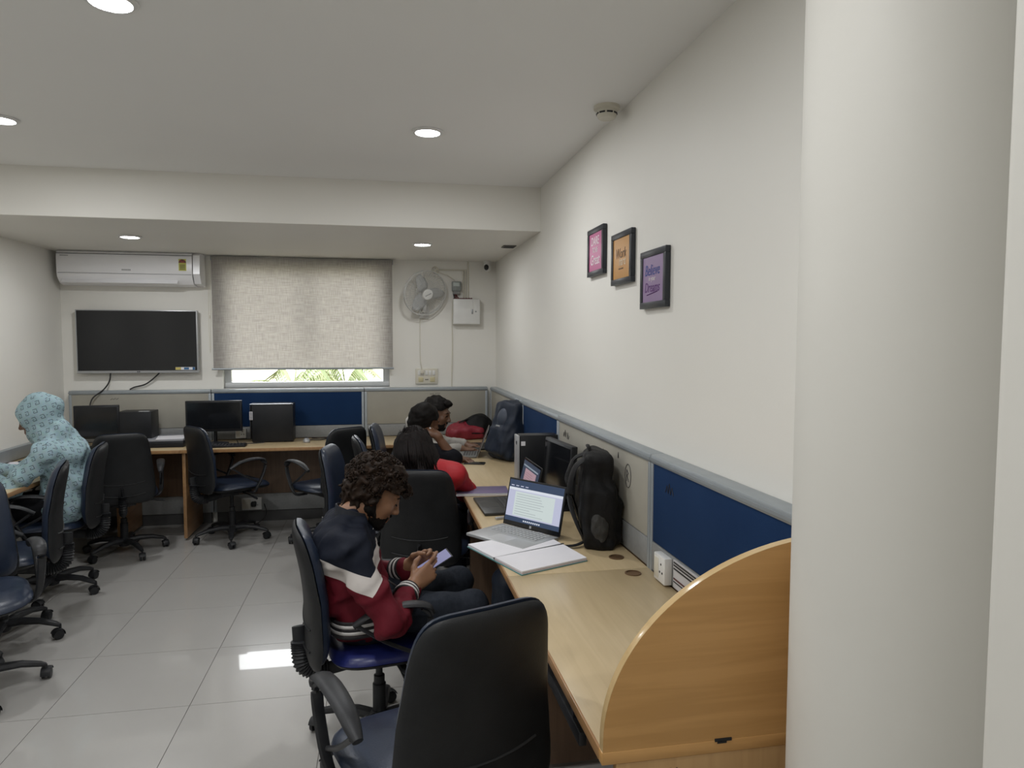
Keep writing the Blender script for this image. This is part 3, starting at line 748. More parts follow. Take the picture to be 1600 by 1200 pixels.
MX = Matrix.Rotation(PI / 2, 4, 'X')
for k in range(6): bm = nb(); box2(bm, (-.062 + .012 * k, -.2062, .119), (-.054 + .012 * k, -.2045, .130)); obj('faint_lettering', bm, M_steel, ac)
for k in range(7): bm = nb(); box2(bm, (-.53 + .009 * k, -.2062, .231), (-.524 + .009 * k, -.2045, .239)); obj('faint_lettering', bm, M_steel, ac)
bm = nb(); box2(bm, (.11, -.186, .055), (.15, -.1835, .08)); obj('display', bm, pm('grey_print', (.45, .46, .46), (.3, .3, .3), 90, .5), ac)
for x in (-.45, -.15, .2, .45): bm = nb(); tube(bm, bez([(x - .12, -.06, .283), (x, -.10, .289), (x + .1, -.05, .283)], 5), .006, 6); obj('top_grille_bar', bm, M_black, ac)
bm = nb(); box2(bm, (-.54, -.17, .284), (.47, -.02, .2865)); obj('top_grille', bm, M_black, ac)

# television
tv = empty('television', (-2.067, YB, 1.35), 0, 'large flat television with silver rim on the back wall', 'television')
bm = nb(); box2(bm, (-.487, -.075, .0), (.487, -.035, .545), .004); obj('bezel', bm, M_silver, tv)
bm = nb(); box2(bm, (-.477, -.077, .022), (.477, -.07, .537)); obj('screen', bm, M_screen, tv)
bm = nb(); box2(bm, (-.3, -.035, .12), (.3, -.001, .42), .01); obj('wall_bracket', bm, M_black, tv)
bm = nb(); box2(bm, (.30, -.0785, .026), (.46, -.0768, .050)); s_ = obj('sticker', bm, M_paper, tv)
bm = nb(); box2(bm, (.30, -.0795, .027), (.345, -.0784, .049)); obj('sticker_panel', bm, pm('sticker_yellow', (.6, .5, .15), None, 9, .6), s_)
bm = nb(); box2(bm, (.37, -.0795, .029), (.41, -.0784, .047)); obj('sticker_panel', bm, pm('sticker_blue', (.03, .13, .30), None, 9, .6), s_)
bm = nb(); box2(bm, (.44, -.0795, .027), (.459, -.0784, .049)); obj('sticker_panel', bm, MATS['sticker_blue'], s_)
for k in range(2): bm = nb(); box2(bm, (-.012 + .014 * k, -.0765, .007), (-.002 + .014 * k, -.0745, .016)); obj('faint_lettering', bm, M_black, tv)
for P, l in (([(-2.30, 6.55, 1.36), (-2.31, 6.54, 1.28), (-2.35, 6.52, 1.21), (-2.42, 6.47, 1.14), (-2.44, 6.44, 1.05)], 'black cable from the left of the television down to the monitor'),
             ([(-1.90, 6.55, 1.36), (-1.95, 6.56, 1.31), (-2.03, 6.57, 1.25), (-2.12, 6.575, 1.225), (-2.16, 6.575, 1.205)], 'black cable from the middle of the television to the partition')):
    bm = nb(); tube(bm, bez(P, 6), .006, 7); tag(obj('cable', bm, M_cable), l, 'cable')

# wall fan
fan = empty('wall_fan', (.40, YB, 2.04), 0, 'white wall-mounted fan between the blind and the meter box', 'fan')
M_fanw = pm('fan_grey_white', (.60, .60, .58), (.56, .56, .54), 9, .4)
M_blade = pm('fan_blade', (.50, .51, .51), (.46, .47, .47), 9, .35)
bm = nb(); box2(bm, (-.045, -.03, -.20), (.045, 0, -.07), .008); obj('wall_bracket', bm, M_fanw, fan)
bm = nb(); tube(bm, bez([(0, -.02, -.12), (0, -.08, -.14), (0, -.12, -.10), (0, -.12, -.03)], 5), .018, 10); obj('arm', bm, M_fanw, fan)
hd = Matrix.Translation((.0, -.17, .03)) @ Matrix.Rotation(PI / 2 + .22, 4, 'X')
Hrot = Matrix.Translation((.0, -.17, .03)) @ Matrix.Rotation(.38, 4, 'Z') @ Matrix.Rotation(PI / 2 + .30, 4, 'X')
bm = nb(); lathe(bm, [(0, -.12), (.045, -.115), (.055, -.08), (.055, -.02), (.04, .0), (0, .0)], 20, Hrot); obj('motor', bm, M_fanw, fan)
for R_, z_ in ((.205, .012), (.205, -.012)): bm = nb(); tube(bm, [Hrot @ Vector((R_ * math.cos(k * PI / 24), R_ * math.sin(k * PI / 24), z_)) for k in range(48)], .005, 6, closed=True); obj('guard_rim', bm, M_fanw, fan)
for s_, nm in ((1, 'front_guard'), (-1, 'rear_guard')):
    bm = nb()
    for k in range(48):
        a = 2 * PI * k / 48; d = Vector((math.cos(a), math.sin(a), 0)); tube(bm, [Hrot @ (d * r_ + Vector((0, 0, s_ * z_))) for r_, z_ in ((.045, .062), (.12, .055), (.18, .035), (.205, .012))], .0012, 4, cap=False)
    for r_, z_ in ((.12, .055), (.17, .04)): tube(bm, [Hrot @ Vector((r_ * math.cos(k * PI / 20), r_ * math.sin(k * PI / 20), s_ * z_)) for k in range(40)], .0012, 4, closed=True)
    tag(obj(nm, bm, M_fanw, fan), kind='stuff')
for k in range(3):
    bm = nb(); a = k * 2 * PI / 3; g = []
    for i in range(7):
        r_ = .04 + .145 * i / 6; w = .03 + .055 * math.sin(PI * min(1, .15 + i / 7))
        row = []
        for j in range(5):
            t = (j / 4 - .5) * 2 * w; aa = a + t / r_ * .7; row.append(bm.verts.new(Hrot @ Vector((r_ * math.cos(aa), r_ * math.sin(aa), .012 * (j - 2) / 2 + .01))))
        g.append(row)
    for i in range(6):
        for j in range(4): bm.faces.new((g[i][j], g[i][j + 1], g[i + 1][j + 1], g[i + 1][j]))
    o = obj('blade', bm, M_blade, fan, 180); md = o.modifiers.new('thick', 'SOLIDIFY'); md.thickness = .003
bm = nb(); lathe(bm, [(0, .058), (.046, .058), (.05, .064), (.044, .07), (0, .072)], 24, Hrot); hc = obj('hub_badge', bm, M_white, fan)
bm = nb(); box(bm, (0, 0, .0735), (.06, .006, .002)); bm.transform(Hrot @ Matrix.Rotation(.5, 4, 'Z')); obj('badge_lettering', bm, M_steel, hc)

# distribution box, junction box, conduits, wires, switchboard, camera
db = empty('distribution_box', (.792, YB, 1.79), 0, 'white square distribution box on the back wall beside the fan', 'box')
bm = nb(); box2(bm, (-.125, -.09, 0), (.125, 0, .235), .004); obj('housing', bm, M_white, db)
bm = nb(); box2(bm, (-.12, -.094, .005), (.12, -.089, .23), .002); dr = obj('door', bm, M_white, db)
bm = nb(); box2(bm, (.045, -.098, .095), (.060, -.094, .14), .002); obj('latch', bm, M_steel, dr)
bm = nb(); lathe(bm, [(.008, 0), (.008, .004), (0, .004)], 12, Matrix.Translation((.085, -.093, .118)) @ MX); obj('lock', bm, M_steel, dr)
bm = nb(); box2(bm, (-.12, -.09, .236), (.05, -.02, .243)); obj('cable_entry', bm, pm('dark_red_insulation', (.10, .02, .02), None, 9, .5), db)
jb = empty('junction_meter', (.70, YB, 2.10), 0, 'small grey meter with a window above the distribution box', 'meter')
bm = nb(); box2(bm, (-.04, -.05, 0), (.045, 0, .09), .006); obj('housing', bm, pm('meter_grey', (.28, .30, .29), (.2, .22, .21), 30, .4), jb)
bm = nb(); box2(bm, (-.028, -.053, .045), (.03, -.049, .08), .002); obj('meter_window', bm, pm('meter_window', (.5, .55, .53), None, 9, .15), jb)
bm = nb(); box2(bm, (-.03, -.045, -.03), (.035, -.005, 0), .004); obj('terminal_cover', bm, M_race, jb)
for k, (c_, dx) in enumerate(((M_cable, 0), (MATS['dark_red_insulation'], .012), (MATS['dark_red_insulation'], .024))):
    bm = nb(); tube(bm, bez([(.675 + dx, 6.565, 2.07), (.69 + dx, 6.55, 2.02 + .01 * k), (.74 + dx, 6.545, 2.0), (.80 + dx * 2, 6.55, 2.035)], 6), .006, 6)
    tag(obj('wire', bm, c_), ['black wire looping from the grey meter to the distribution box', 'upper dark red wire looping from the grey meter', 'lower dark red wire looping from the grey meter'][k], 'wire')
bm = nb()
for x in (.77, .79): tube(bm, [(x, YB - .008, 2.035), (x, YB - .008, 2.30)], .007, 6)
tag(obj('conduit_pair', bm, M_ivory), 'pair of cream conduits rising from the distribution box', 'conduit')
bm = nb(); tube(bm, [(.815, YB - .007, 2.035), (.815, YB - .007, ZB)], .007, 6); tag(obj('conduit', bm, M_ivory), 'single cream conduit running up to the beam soffit', 'conduit')
bm = nb(); tube(bm, [(.50, YB - .008, 2.295), (.80, YB - .008, 2.30)], .007, 6); tube(bm, [(.50, YB - .008, 2.28), (.62, YB - .006, 2.25), (.69, YB - .01, 2.20)], .004, 6); tag(obj('conduit', bm, M_ivory), 'horizontal cream conduit above the wall fan', 'conduit')
bm = nb(); lathe(bm, [(.034, 0), (.034, .018), (.028, .022), (0, .022)], 20, Matrix.Translation((.505, YB, 2.295)) @ MX); o = tag(obj('ceiling_rose', bm, M_ivory), 'round cream wiring rose above the wall fan', 'rose')
for dx, dz in ((-.015, .0), (.014, -.01), (.0, .014)): bm = nb(); lathe(bm, [(.005, 0), (.005, .003), (0, .003)], 8, Matrix.Translation((.505 + dx, YB - .022, 2.295 + dz)) @ MX); obj('screw', bm, M_steel, o)
bm = nb(); tube(bm, bez([(.668, YB - .006, 2.02), (.662, YB - .006, 1.8), (.665, YB - .006, 1.6), (.655, YB - .006, 1.205)], 6), .005, 6); tag(obj('wire', bm, M_ivory), 'thin wire running down the wall to the partition', 'wire')
sb = empty('switch_board', (.42, YB, 1.228), 0, 'cream switch board on the back wall below the fan', 'switch')
bm = nb(); box2(bm, (-.105, -.02, 0), (.105, 0, .146), .006); obj('plate', bm, M_ivory, sb)
for k in range(5): bm = nb(); box(bm, (-.07 + .034 * k, -.022, .105), (.026, .006, .045), .002); obj('rocker_switch', bm, M_white, sb)
for x in (-.055, .055): bm = nb(); box(bm, (x, -.022, .042), (.045, .006, .045), .003); obj('socket', bm, pm('yellowed_socket', (.58, .52, .32), None, 9, .4), sb)
for x in (-.008, .008): bm = nb(); lathe(bm, [(.005, 0), (.005, .003), (0, .003)], 10, Matrix.Translation((x, -.0205, .042)) @ MX); obj('pin_hole', bm, M_black, sb)
bm = nb(); tube(bm, bez([(.378, 6.56, 1.35), (.37, 6.555, 1.40), (.36, 6.57, 1.5), (.36, 6.575, 1.87)], 6), .004, 6); box(bm, (.378, 6.56, 1.345), (.03, .03, .035), .004)
tag(obj('fan_cord', bm, M_ivory), 'cream cord with plug between the fan and the switch board', 'cord')
sc_ = empty('security_camera', (.985, 6.50, ZB), 0, 'white dome security camera in the far right corner', 'camera')
bm = nb(); lathe(bm, [(0, 0), (.034, 0), (.036, -.012), (.03, -.02), (0, -.02)], 20); obj('base', bm, M_white, sc_)
bm = nb(); lathe(bm, [(0, -.01), (.026, -.014), (.034, -.035), (.036, -.06), (.030, -.085), (.016, -.098), (0, -.10)], 22); bd = obj('body', bm, M_white, sc_, 60)
bm = nb(); lathe(bm, [(0, -.022), (.02, -.02), (.023, 0), (.02, .012), (0, .016)], 18, Matrix.Translation((-.012, -.026, -.062)) @ Matrix.Rotation(PI / 2, 4, 'X') @ Matrix.Scale(1.25, 4, (0, 1, 0))); obj('lens', bm, M_screen, bd, 60)

# framed prints on the right wall
def print_frame(y0, y1, z0, z1, col, col2, label):
    r = empty('picture_frame', (XR, (y0 + y1) / 2, (z0 + z1) / 2), 0, label, 'picture', 'framed prints on the right wall'); h, v, t = (y1 - y0) / 2, (z1 - z0) / 2, .026
    M_fr = pm('frame_black', (.018, .021, .028), (.022, .026, .033), 20, .35)
    for lo, hi in (((-.022, -h, v - t), (-.001, h, v)), ((-.022, -h, -v), (-.001, h, -v + t)), ((-.022, -h, -v + t), (-.001, -h + t, v - t)), ((-.022, h - t, -v + t), (-.001, h, v - t))):
        b = nb(); box2(b, lo, hi, .002); obj('moulding', b, M_fr, r)
    b = nb(); box2(b, (-.018, -h + t, -v + t), (-.006, h - t, v - t)); obj('print', b, pm('print_' + label[:14], col, col2, 6, .35), r)
    return r
MW = Matrix(((0, 0, -1, 0), (-1, 0, 0, 0), (0, 1, 0, 0), (0, 0, 0, 1)))      # text facing -x, reading towards -y
def wtext(r, s, size, col, y, z, shear=.0, sx=1.0):
    return text('lettering', s, size, pm('ink_%d%d%d' % tuple(int(99 * c) for c in col), col, col, 9, .5), r, Matrix.Translation((-.0185, y + .008, z)) @ MW @ Matrix.Scale(.86, 4, (1, 0, 0)) @ Matrix.Scale(sx, 4, (1, 0, 0)), shear=shear)
r = print_frame(3.262, 3.524, 1.963, 2.202, (.46, .10, .24), (.42, .085, .22), 'pink framed print with white lettering, farthest of the three')
wtext(r, 'DARE', .060, (.80, .76, .78), 0, .052, .1); wtext(r, 'TO BE', .036, (.80, .76, .78), 0, .008, .1); wtext(r, 'Great', .072, (.82, .78, .80), 0, -.042, .25)
r = print_frame(2.873, 3.140, 1.890, 2.122, (.52, .26, .06), (.46, .22, .05), 'orange framed print, middle of the three')
wtext(r, 'Work', .064, (.10, .06, .04), 0, .020, .25); wtext(r, 'hard', .055, (.72, .62, .48), -.02, -.016, .3)
for k in range(7): b = nb(); box2(b, (-.0186, .028 - .009 * k, -.050), (-.0178, .034 - .009 * k, -.044)); obj('small_lettering', b, MATS['ink_953'] if 'ink_953' in MATS else M_black, r)
r = print_frame(2.500, 2.764, 1.765, 1.997, (.30, .21, .36), (.27, .19, .33), 'purple framed print with the words Believe in your Dreams')
wtext(r, 'Believe', .062, (.03, .06, .26), 0, .034, .2); wtext(r, 'in your', .028, (.75, .70, .70), 0, .002); wtext(r, 'Dreams', .056, (.10, .02, .16), 0, -.034, .2)
b = nb(); tube(b, [(-.0188, .06 - .012 * k, -.062 + .0012 * k) for k in range(10)], .002, 4); obj('flourish', b, MATS['ink_%d%d%d' % (9, 1, 15)] if 'ink_%d%d%d' % (9, 1, 15) in MATS else M_black, r)

# ================================================================== COMPUTERS AND THINGS ON THE DESKS
def monitor(loc, rz, w, h, label, tilt=0, zc=.10, kb=False):
    r = empty('monitor', (loc[0], loc[1], ZD), rz, label, 'monitor', 'black computer monitors')
    R = Matrix.Translation((0, 0, zc + h / 2)) @ Matrix.Rotation(tilt, 4, 'X')
    b = nb(); box(b, (0, 0, 0), (w, .035, h), .006); b.transform(R); obj('casing', b, M_mon, r)
    b = nb(); box(b, (0, -.0185, .004), (w - .03, .003, h - .04)); b.transform(R); obj('screen', b, M_screen, r)
    b = nb(); tube(b, [(0, .03, .012), (0, .035, zc + h * .4)], .03, 10, b=.014, up=(1, 0, 0)); obj('stand_neck', b, M_mon, r)
    b = nb(); lathe(b, [(0, 0), (.10, 0), (.10, .008), (.04, .016), (0, .018)], 28); b.transform(Matrix.Diagonal((1.15, .8, 1, 1))); obj('stand_foot', b, M_mon, r)
    return r
monitor((-2.30, 6.22), 8 * D2R, .33, .275, 'black monitor behind the hooded person, under the television', zc=.075)
monitor((-1.41, 6.30), 0, .455, .265, 'wide black monitor on the back desk left of the tower', zc=.105)
def tower(loc, rz, sx, sy, sz, label, cat='computer', name='computer_tower'):
    """front faces local -x, big side faces local -y"""
    r = empty(name, (loc[0], loc[1], ZD), rz, label, cat)
    b = nb(); box(b, (.008, 0, .006 + (sz - .006) / 2), (sx - .016, sy, sz - .006), .004); obj('case', b, M_mon, r)
    for x in (-.3, .3):
        for y in (-.3, .3): b = nb(); lathe(b, [(.012, 0), (.012, .006), (0, .006)], 10, Matrix.Translation((x * sx, y * sy, 0))); obj('foot', b, M_black, r)
    return r
tw = tower((-.94, 6.37), 0, .36, .17, .335, 'black computer tower standing on the back desk below the window')
b = nb(); box2(b, (-.18, -.088, .33), (.16, .085, .336), .002); obj('top_edge', b, M_steel, tw)
b = nb(); box2(b, (-.181, -.0862, .20), (-.155, -.0845, .27)); lb = obj('spec_label', b, M_paper, tw)
for k in range(5): b = nb(); box2(b, (-.178, -.0872, .205 + .013 * k), (-.158, -.086, .211 + .013 * k)); obj('printed_line', b, M_black, lb)
b = nb(); box2(b, (-.182, -.07, .03), (-.172, .07, .32), .003); obj('front_bezel', b, M_black, tw)
mp_ = tower((-2.03, 6.33), 0, .28, .20, .29, 'small black computer box beside the monitor under the television', name='computer_box')
b = nb(); box2(b, (.04, -.09, .288), (.12, -.06, .294), .002); obj('status_strip', b, M_silver, mp_)
t2 = tower((.895, 3.985), 0, .24, .10, .335, 'black computer tower with silver front by the right wall')
b = nb(); box2(b, (-.121, -.05, .006), (-.108, .05, .333), .002); fb = obj('front_bezel', b, M_silver, t2)
b = nb(); lathe(b, [(.012, 0), (.012, .002), (.009, .002), (.009, .001), (0, .001)], 16, Matrix.Translation((-.121, -.02, .29)) @ Matrix.Rotation(-PI / 2, 4, 'Y')); obj('power_button', b, M_black, fb)
b = nb(); box2(b, (-.10, -.0512, .275), (-.075, -.0495, .30)); obj('sticker', b, M_paper, t2)
monitor((.93, 3.565), -84 * D2R, .40, .275, 'black monitor between the silver-fronted tower and the black backpack', tilt=-.05, zc=.075)

pr = empty('scanner', (-1.78, 6.32, ZD), 0, 'flat dark scanner with a sheet of paper on its grey lid', 'scanner')
b = nb(); box2(b, (-.165, -.20, 0), (.165, .17, .05), .006); obj('body', b, M_mon, pr)
b = nb(); box2(b, (-.16, -.19, .05), (.16, .17, .066), .004); b.transform(Matrix.Translation((0, .17, .05)) @ Matrix.Rotation(-.0, 4, 'X') @ Matrix.Translation((0, -.17, -.05))); obj('lid', b, pm('scanner_lid', (.30, .31, .34), (.27, .28, .31), 9, .35), pr)
b = nb(); box2(b, (-.1, -.14, .0), (.11, .1, .0015)); o = tag(obj('paper_sheet', b, M_paper, None, loc=(-1.76, 6.28, ZD + .0665), rot=(0, 0, .2)), 'white sheet of paper lying on the scanner', 'paper')

def keyboard(loc, rz, label, w=.42):
    r = empty('keyboard', (*loc, ZD), rz, label, 'keyboard')
    b = nb(); box2(b, (-w / 2, -.065, 0), (w / 2, .065, .018), .004); obj('body', b, M_mon, r)
    n = 15
    if '_key' not in _cm: kb_ = nb(); box(kb_, (0, 0, 0), (.022, .018, .006), .0015, seg=1); _cm['_key'] = mesh_of('key', kb_, M_black)
    for j in range(5):
        for i in range(n): link_obj('key', _cm['_key'], r, (-w / 2 + .02 + i * (w - .04) / (n - 1), -.048 + j * .022, .0205))
    return r
keyboard((-1.33, 6.10), .05, 'black keyboard on the back desk below the wide monitor')
ms = empty('computer_mouse', (-.645, 6.24, ZD), .2, 'small dark mouse on the back desk right of the tower', 'mouse')
V, Q = SDF().ell((0, 0, .012), (.030, .052, .026)).mesh(.004, clip=lambda X, Y, Z: -Z + X * 0 + Y * 0); np_obj('shell', [(V, Q, 0, None)], M_silver, ms)
b = nb(); lathe(b, [(.007, -.004), (.007, .004)], 12, Matrix.Translation((0, .022, .035)) @ Matrix.Rotation(PI / 2, 4, 'Y')); obj('scroll_wheel', b, M_black, ms)
for P, l in (([(-.64, 6.29, .758), (-.62, 6.36, .755), (-.54, 6.34, .756), (-.48, 6.40, .756), (-.40, 6.36, .756), (-.36, 6.42, .757), (-.45, 6.45, .757), (-.55, 6.42, .758), (-.62, 6.46, .757)], 'coiled black mouse cable on the back desk'),
             ([(-1.25, 6.40, .76), (-1.20, 6.25, .754), (-1.10, 6.23, .754), (-1.02, 6.26, .754), (-1.0, 6.27, .754)], 'black cable on the back desk in front of the tower'),
             ([(-2.155, 6.30, .90), (-2.19, 6.28, .93), (-2.22, 6.26, .91), (-2.25, 6.27, .90)], 'upper black cable between the monitor and the computer box'),
             ([(-2.155, 6.32, .84), (-2.20, 6.30, .85), (-2.25, 6.28, .86)], 'lower black cable between the monitor and the computer box'),
             ([(-1.05, 6.515, .16), (-1.02, 6.42, .09), (-1.10, 6.36, .02), (-1.28, 6.38, .012), (-1.40, 6.30, .012)], 'black power cable hanging from the low socket box')):
    b = nb(); tube(b, bez(P, 6), .004, 6); tag(obj('cable', b, M_cable), l, 'cable')
b = nb(); box(b, (-1.135, 6.485, .17), (.045, .06, .045), .01); tag(obj('plug', b, M_black), 'black plug in the low socket box under the back desk', 'plug')

# loose papers on the left desk
rg = random.Random(3)
for i, (x, y, rz, l) in enumerate(((-2.50, 5.45, .3, 'white paper sheet on the left desk nearest the far corner'), (-2.45, 5.22, -.15, 'white paper sheet on the left desk at the top of the overlapping pile'),
                                   (-2.56, 5.02, .5, 'white paper sheet on the left desk against the wall raceway'), (-2.40, 4.62, .1, 'white paper sheet on the left desk beside the hooded person\'s hands'))):
    b = nb(); box(b, (0, 0, 0), (.21, .297, .003 + .002 * (i % 2))); tag(obj('paper_sheet', b, M_paper, None, loc=(x, y, ZD + .003 + .0055 * i), rot=(0, 0, rz)), l, 'paper')
b = nb(); box(b, (0, 0, .006), (.24, .32, .012), .003); tag(obj('folder', b, pm('dark_blue_card', (.03, .045, .08), None, 9, .5), None, loc=(-2.42, 5.66, ZD), rot=(0, 0, -.3)), 'dark blue folder on the left desk behind the papers', 'folder')

# laptops
def laptop(hl, hr, depth, height, open_deg, label, base_m, lid_m, disp=None, keys=True):
    """hl/hr: hinge ends, left and right as the user sees them"""
    hl, hr = Vector(hl), Vector(hr); w = (hr - hl).length; ax = (hr - hl) / w; c = (hl + hr) / 2; rz = math.atan2(ax.y, ax.x)
    r = empty('laptop', (c.x, c.y, ZD), rz, label, 'laptop')     # local x along hinge, user at -y
    b = nb(); box2(b, (-w / 2, -depth, .002), (w / 2, 0, .016), .004); obj('base', b, base_m, r)
    b = nb(); box2(b, (-w / 2 + .025, -depth * .55, .0155), (w / 2 - .025, -.02, .0165)); kb_ = obj('keyboard_deck', b, pm('deck_' + base_m.name, tuple(x * .8 for x in base_m.node_tree.nodes['Color Ramp'].color_ramp.elements[0].color[:3]), None, 9, .5), r)
    if keys:
        kk = nb(); box(kk, (0, 0, 0), ((w - .07) / 14 * .82, depth * .5 / 6 * .8, .002), .0006, seg=1); km = mesh_of('key', kk, pm('charcoal_key', (.045, .046, .047), None, 9, .5) if base_m != M_silver else pm('grey_key', (.40, .41, .42), None, 9, .5))
        for j in range(5):
            for i in range(13): link_obj('key', km, kb_, (-w / 2 + .045 + i * (w - .09) / 12, -depth * .5 + .012 + j * depth * .46 / 5, .0175))
    b = nb(); box2(b, (-.055, -depth + .012, .0158), (.055, -depth * .6, .0164)); obj('touchpad', b, pm('pad_' + base_m.name, tuple(x * 1.12 for x in base_m.node_tree.nodes['Color Ramp'].color_ramp.elements[0].color[:3]), None, 9, .35), r)
    T = Matrix.Translation((0, .004, .014)) @ Matrix.Rotation(-math.radians(open_deg - 90), 4, 'X')
    lid = nb(); box2(lid, (-w / 2, -.001, .0), (w / 2, .006, height), .002); lid.transform(T); lo_ = obj('lid', lid, lid_m, r)
    def flat(n, x0, x1, z0, z1, m, d=.0): bb = nb(); box2(bb, (x0, -.0022 - d, z0), (x1, -.001, z1)); bb.transform(T); return obj(n, bb, m, lo_)
    flat('bezel', -w / 2 + .002, w / 2 - .002, .004, height - .002, M_screen)
    if disp: disp(flat, w, height, lo_, T)
    return r
def disp_doc(flat, w, h, lid, T):
    Mn = emis('screen_navy', (.035, .06, .12), .8); Mp = emis('screen_white', (.72, .76, .84), .85); Ml = emis('screen_lilac', (.52, .54, .70), .85); Mi = emis('screen_ink', (.42, .47, .49), .8); Mc = emis('screen_cream', (.62, .70, .69), .85)
    x0, x1, z0, z1 = -w / 2 + .008, w / 2 - .008, .022, h - .008
    flat('display', x0, x1, z0, z1, Mn, .0003)
    flat('window_page', x0 + .002, x1 - .002, z0 + .022, z1 - .035, Ml, .0006)
    flat('page_header', x0 + .002, x1 - .002, z1 - .047, z1 - .035, Mp, .0008)
    flat('document', x0 + .045, x1 - .045, z0 + .028, z1 - .052, Mc, .0009)
    rg = random.Random(5)
    for k in range(9):
        z = z1 - .062 - k * .0115; flat('text_line', x0 + .055, x0 + .055 + (w - .17) * rg.uniform(.5, 1), z - .0025, z, Mi, .0011)
    for k in range(9): flat('taskbar_icon', -.05 + .012 * k, -.043 + .012 * k, z0 + .006, z0 + .013, Mp, .0008)
    flat('maker_badge', -.006, .006, .006, .018, M_silver, .0004)
    for k in range(4): flat('toolbar_mark', x0 + .012 + .03 * k, x0 + .03 + .03 * k, z1 - .028, z1 - .024, Ml, .0008)
def disp_pink(flat, w, h, lid, T):
    flat('display', -w / 2 + .01, w / 2 - .01, .02, h - .012, emis('screen_dim_navy', (.02, .035, .07), .8), .0003)
    Mp = emis('screen_pink', (.42, .27, .31), .8); flat('window_page', -.11, .12, .06, h - .05, Mp, .0006)
    for k in range(6): flat('text_line', -.09, .05 + .01 * (k % 3), h - .07 - .012 * k, h - .067 - .012 * k, emis('screen_pink_ink', (.30, .18, .22), .7), .0008)
    flat('window_bar', -w / 2 + .02, w / 2 - .04, h - .042, h - .034, emis('screen_pale_bar', (.3, .36, .42), .7), .0006)
M_lapd = pm('dark_laptop', (.022, .023, .023), (.028, .029, .028), 9, .4)
laptop((.562, 3.228, 0), (.766, 2.942, 0), .235, .222, 103, 'open silver laptop showing a white document, behind the notebook', M_silver, M_mon, disp_doc)
laptop((.735, 3.80, 0), (.745, 3.43, 0), .24, .225, 104, 'open dark laptop with a pinkish page, behind the silver laptop', M_lapd, M_lapd, disp_pink)
M_lapg = pm('grey_laptop', (.24, .245, .24), (.21, .215, .21), 9, .4, metal=.3)
def disp_off(flat, w, h, lid, T): flat('display', -w / 2 + .006, w / 2 - .006, .015, h - .006, pm('dim_grey_screen', (.050, .050, .044), (.06, .058, .05), 3, .3), .0004)
laptop((.76, 5.49, 0), (.70, 5.16, 0), .22, .215, 112, 'open grey laptop with a dark screen beside the phone', M_lapg, M_lapg, disp_off)
laptop((.90, 5.86, 0), (.86, 5.52, 0), .20, .225, 106, 'dark laptop half hidden behind the grey laptop', M_lapd, M_lapd, None, keys=False)

ph = empty('mobile_phone', (.655, 4.93, ZD), 1.35 - PI / 2 - .1, 'black mobile phone lying on the corner desk', 'phone')
b = nb(); box2(b, (-.075, -.036, 0), (.075, .036, .009), .004); obj('body', b, M_black, ph); b = nb(); box2(b, (-.07, -.032, .0085), (.07, .032, .0095)); obj('screen', b, M_screen, ph)

# open notebook
nbk = empty('open_notebook', (.585, 2.785, ZD), 0, 'large open notebook with blank white pages on the desk edge', 'notebook')
def quad_prism(bm, pts, z0, z1): prism(bm, pts, z1 - z0, Matrix.Translation((0, 0, z0)))
cx_, cy_ = .585, 2.785
L_ = [(.355 - cx_, 2.919 - cy_), (.710 - cx_, 3.056 - cy_), (.807 - cx_, 2.642 - cy_), (.512 - cx_, 2.518 - cy_)]
lerp = lambda a, b, t: (a[0] + (b[0] - a[0]) * t, a[1] + (b[1] - a[1]) * t)
def inset(q, t): c = (sum(p[0] for p in q) / 4, sum(p[1] for p in q) / 4); return [lerp(p, c, t) for p in q]
s0, s1 = lerp(L_[0], L_[3], .52), lerp(L_[1], L_[2], .52)
b = nb(); quad_prism(b, L_[::-1], .0, .004); obj('cover', b, pm('teal_card', (.10, .26, .26), (.14, .30, .30), 9, .6), nbk)
b = nb(); quad_prism(b, inset([L_[0], L_[1], s1, s0][::-1], .02), .004, .014); obj('page_block', b, M_paper, nbk)
b = nb(); quad_prism(b, inset([s0, s1, L_[2], L_[3]][::-1], .02), .004, .016); obj('page_block', b, M_paper, nbk)
b = nb(); quad_prism(b, inset([s0, s1, L_[2], L_[3]][::-1], .012), .008, .0095); obj('coloured_page', b, pm('pinkish_page', (.5, .35, .35), None, 9, .7), nbk)
b = nb(); tube(b, [(s0[0], s0[1], .012), (s1[0], s1[1], .016)], .004, 6); obj('spine', b, M_steel, nbk)

fo = empty('document_folder', (.575, 3.99, ZD), -.08, 'purple folder of papers on the desk beside the dark laptop', 'folder')
b = nb(); box2(b, (-.15, -.105, 0), (.15, .105, .012), .003); obj('cover', b, pm('purple_card', (.14, .11, .20), (.17, .13, .24), 6, .5), fo)
b = nb(); box2(b, (-.155, -.11, .002), (.14, .10, .009)); obj('papers', b, M_paper, fo)
b = nb(); tube(b, [(-.15, -.107, .012), (.15, -.107, .010)], .004, 6); obj('binding', b, M_silver, fo)
b = nb(); box(b, (0, 0, .006), (.02, .075, .012), .003); tag(obj('usb_stick', b, M_silver, None, loc=(.585, 3.36, ZD), rot=(0, 0, -1.3)), 'small grey stick on the desk in front of the dark laptop', 'usb stick')
for x, y, rz, l in ((.66, 5.80, .35, 'white paper sheet on the corner desk beside the man in grey'), (.57, 5.70, -.2, 'white paper sheet on the corner desk under the grey jacket sleeve')):
    b = nb(); box(b, (0, 0, 0), (.21, .297, .004)); tag(obj('paper_sheet', b, M_paper, None, loc=(x, y, ZD + .002 + (.0045 if x > .6 else 0)), rot=(0, 0, rz)), l, 'paper')

